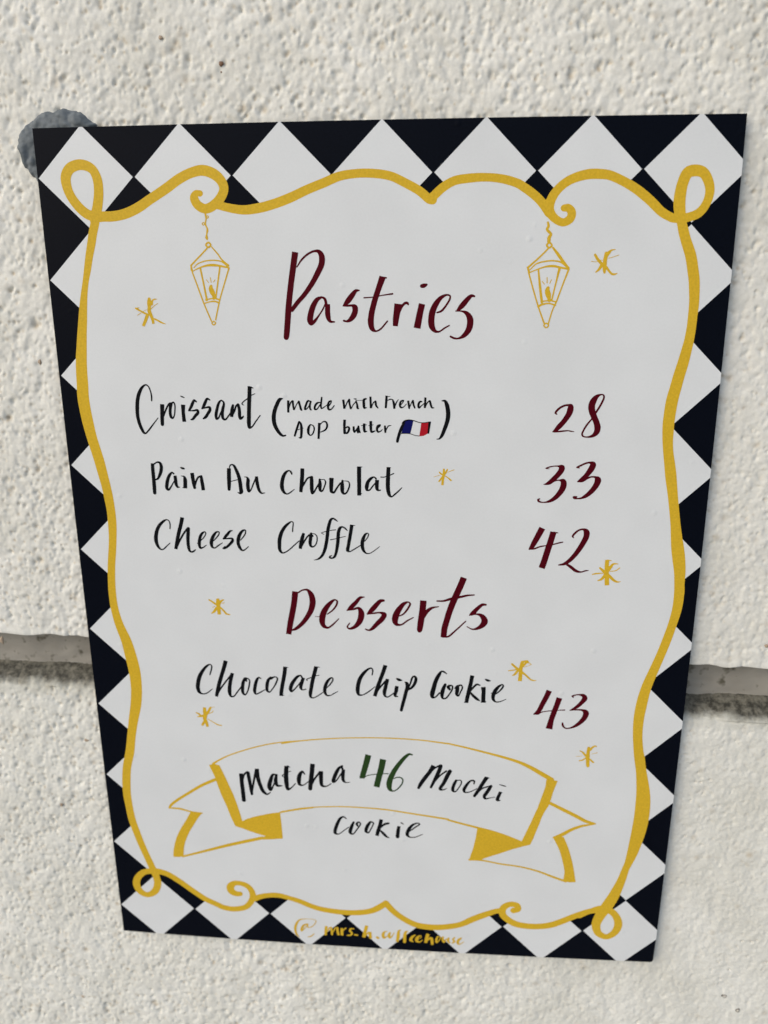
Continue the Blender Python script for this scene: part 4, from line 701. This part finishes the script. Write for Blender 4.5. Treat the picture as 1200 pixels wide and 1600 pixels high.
def art(name, keys, z, mat, label, h=0.1, parent=card, wob=0.0):
    me = loops_mesh(name, brush(keys, h, wob), z)
    return link(name, me, mat, parent, label)
art('gold_border', ['border_' + k for k in ('a', 'b', 'c', 'd', 'e', 'f', 'f2', 'g', 'h', 'i')], 0.06, M_GOLD, 'hand drawn gold scroll border with a loop at each corner', 0.16)
art('lantern_drawing', ['lantern_a'], 0.08, M_GOLD, 'gold hanging lantern drawing at upper left')
art('lantern_drawing', ['lantern_b'], 0.08, M_GOLD, 'gold hanging lantern drawing at upper right')
for k, lb in (('a', 'left of the word Pastries'), ('b', 'beside the right lantern'), ('g', 'after Pain Au Chocolat'),
              ('c', 'below right of the price 42'), ('h', 'left of the word Desserts'), ('d', 'after Chocolate Chip Cookie'),
              ('i', 'below Chocolate Chip Cookie'), ('j', 'above right of the banner')):
    art('star_drawing', ['star_' + k], 0.08, M_GOLD, 'gold brush-stroke star ' + lb)
art('banner_drawing', ['banner'], 0.08, M_GOLD, 'gold ribbon banner with folded tails around Matcha Mochi')
art('heading_lettering', ['pastries'], 0.08, M_RED, 'Pastries in burgundy brush lettering')
art('heading_lettering', ['desserts'], 0.08, M_RED, 'Desserts in burgundy brush lettering')
art('item_lettering', ['croissant'], 0.08, M_INK, 'Croissant in black brush lettering')
art('item_lettering', ['note'], 0.08, M_INK, 'made with French AOP butter in small black letters within brackets')
art('item_lettering', ['pain'], 0.08, M_INK, 'Pain Au Chocolat in black brush lettering')
art('item_lettering', ['cheese'], 0.08, M_INK, 'Cheese Croffle in black brush lettering')
art('item_lettering', ['cookie'], 0.08, M_INK, 'Chocolate Chip Cookie in black brush lettering')
art('item_lettering', ['matcha'], 0.08, M_INK, 'Matcha in black letters on the banner')
art('item_lettering', ['mochi'], 0.08, M_INK, 'Mochi in black letters on the banner')
art('item_lettering', ['cookie2'], 0.08, M_INK, 'Cookie in small black letters under the banner')
art('price_lettering', ['p28'], 0.08, M_RED, '28 in burgundy')
art('price_lettering', ['p33'], 0.08, M_RED, '33 in burgundy')
art('price_lettering', ['p42'], 0.08, M_RED, '42 in burgundy')
art('price_lettering', ['p43'], 0.08, M_RED, '43 in burgundy')
art('price_lettering', ['p46'], 0.08, M_GREEN, '46 in green on the banner')
art('handle_lettering', ['handle'], 0.08, M_GOLD, 'gold account handle of the coffee house along the bottom edge')
fl = art('flag_drawing', ['flagpole'], 0.10, M_INK, 'small French flag drawn with a black pole', 0.06)
for k, mt, lb in (('flagblue', M_NAVY, 'blue stripe'), ('flagwhite', M_WHITE, 'white stripe'), ('flagred', M_CRIMSON, 'red stripe')):
    me = loops_mesh('flag_stripe', [parse(k)[1][0]], 0.08)
    link('flag_stripe', me, mt, fl, lb)

# ------------------------------------------------------------------ putty behind the card
def putty(name, key, top, label, seed):
    L = parse(key)[1][0]
    h = 0.3
    x0, y0 = L.min(0) - 1; x1, y1 = L.max(0) + 1
    gx = np.arange(x0, x1, h); gy = np.arange(y0, y1, h)
    X, Y = np.meshgrid(gx, gy)
    D = -poly_sdf(X, Y, L)
    nz = field(len(gy), len(gx), h, 0.95, 0.75, seed); nf = field(len(gy), len(gx), h, 0.40, 0.40, seed + 1)
    D = D + 0.14 * nf
    ht = -SURF - 0.7 + (top + 0.7) * (1 - np.exp(-np.maximum(D, 0) / 0.8)) + np.clip(D, 0, 1) * (0.36 * np.abs(nz) - 0.2 + 0.06 * nf)
    under = (np.abs(X) < 105.8) & (np.abs(Y) < 149.4)
    ht = np.where(under, np.minimum(ht, -0.85), ht)
    V = np.stack([X, Y, ht], -1)
    dm = np.maximum.reduce([D[:-1, :-1], D[1:, :-1], D[:-1, 1:], D[1:, 1:]])
    me = grid_mesh(name, V * MM, dm > -0.2)
    o = link(name, me, M_PUTTY)
    o.matrix_world = TILT
    tag(o, label, 'putty')
putty('adhesive_putty', 'putty', 2.0, 'lumpy blue-grey putty squeezed out behind the top left corner of the card', 31)
putty('adhesive_putty', 'putty2', 1.6, 'thin sliver of blue-grey putty peeping out at the lower left edge of the card', 41)
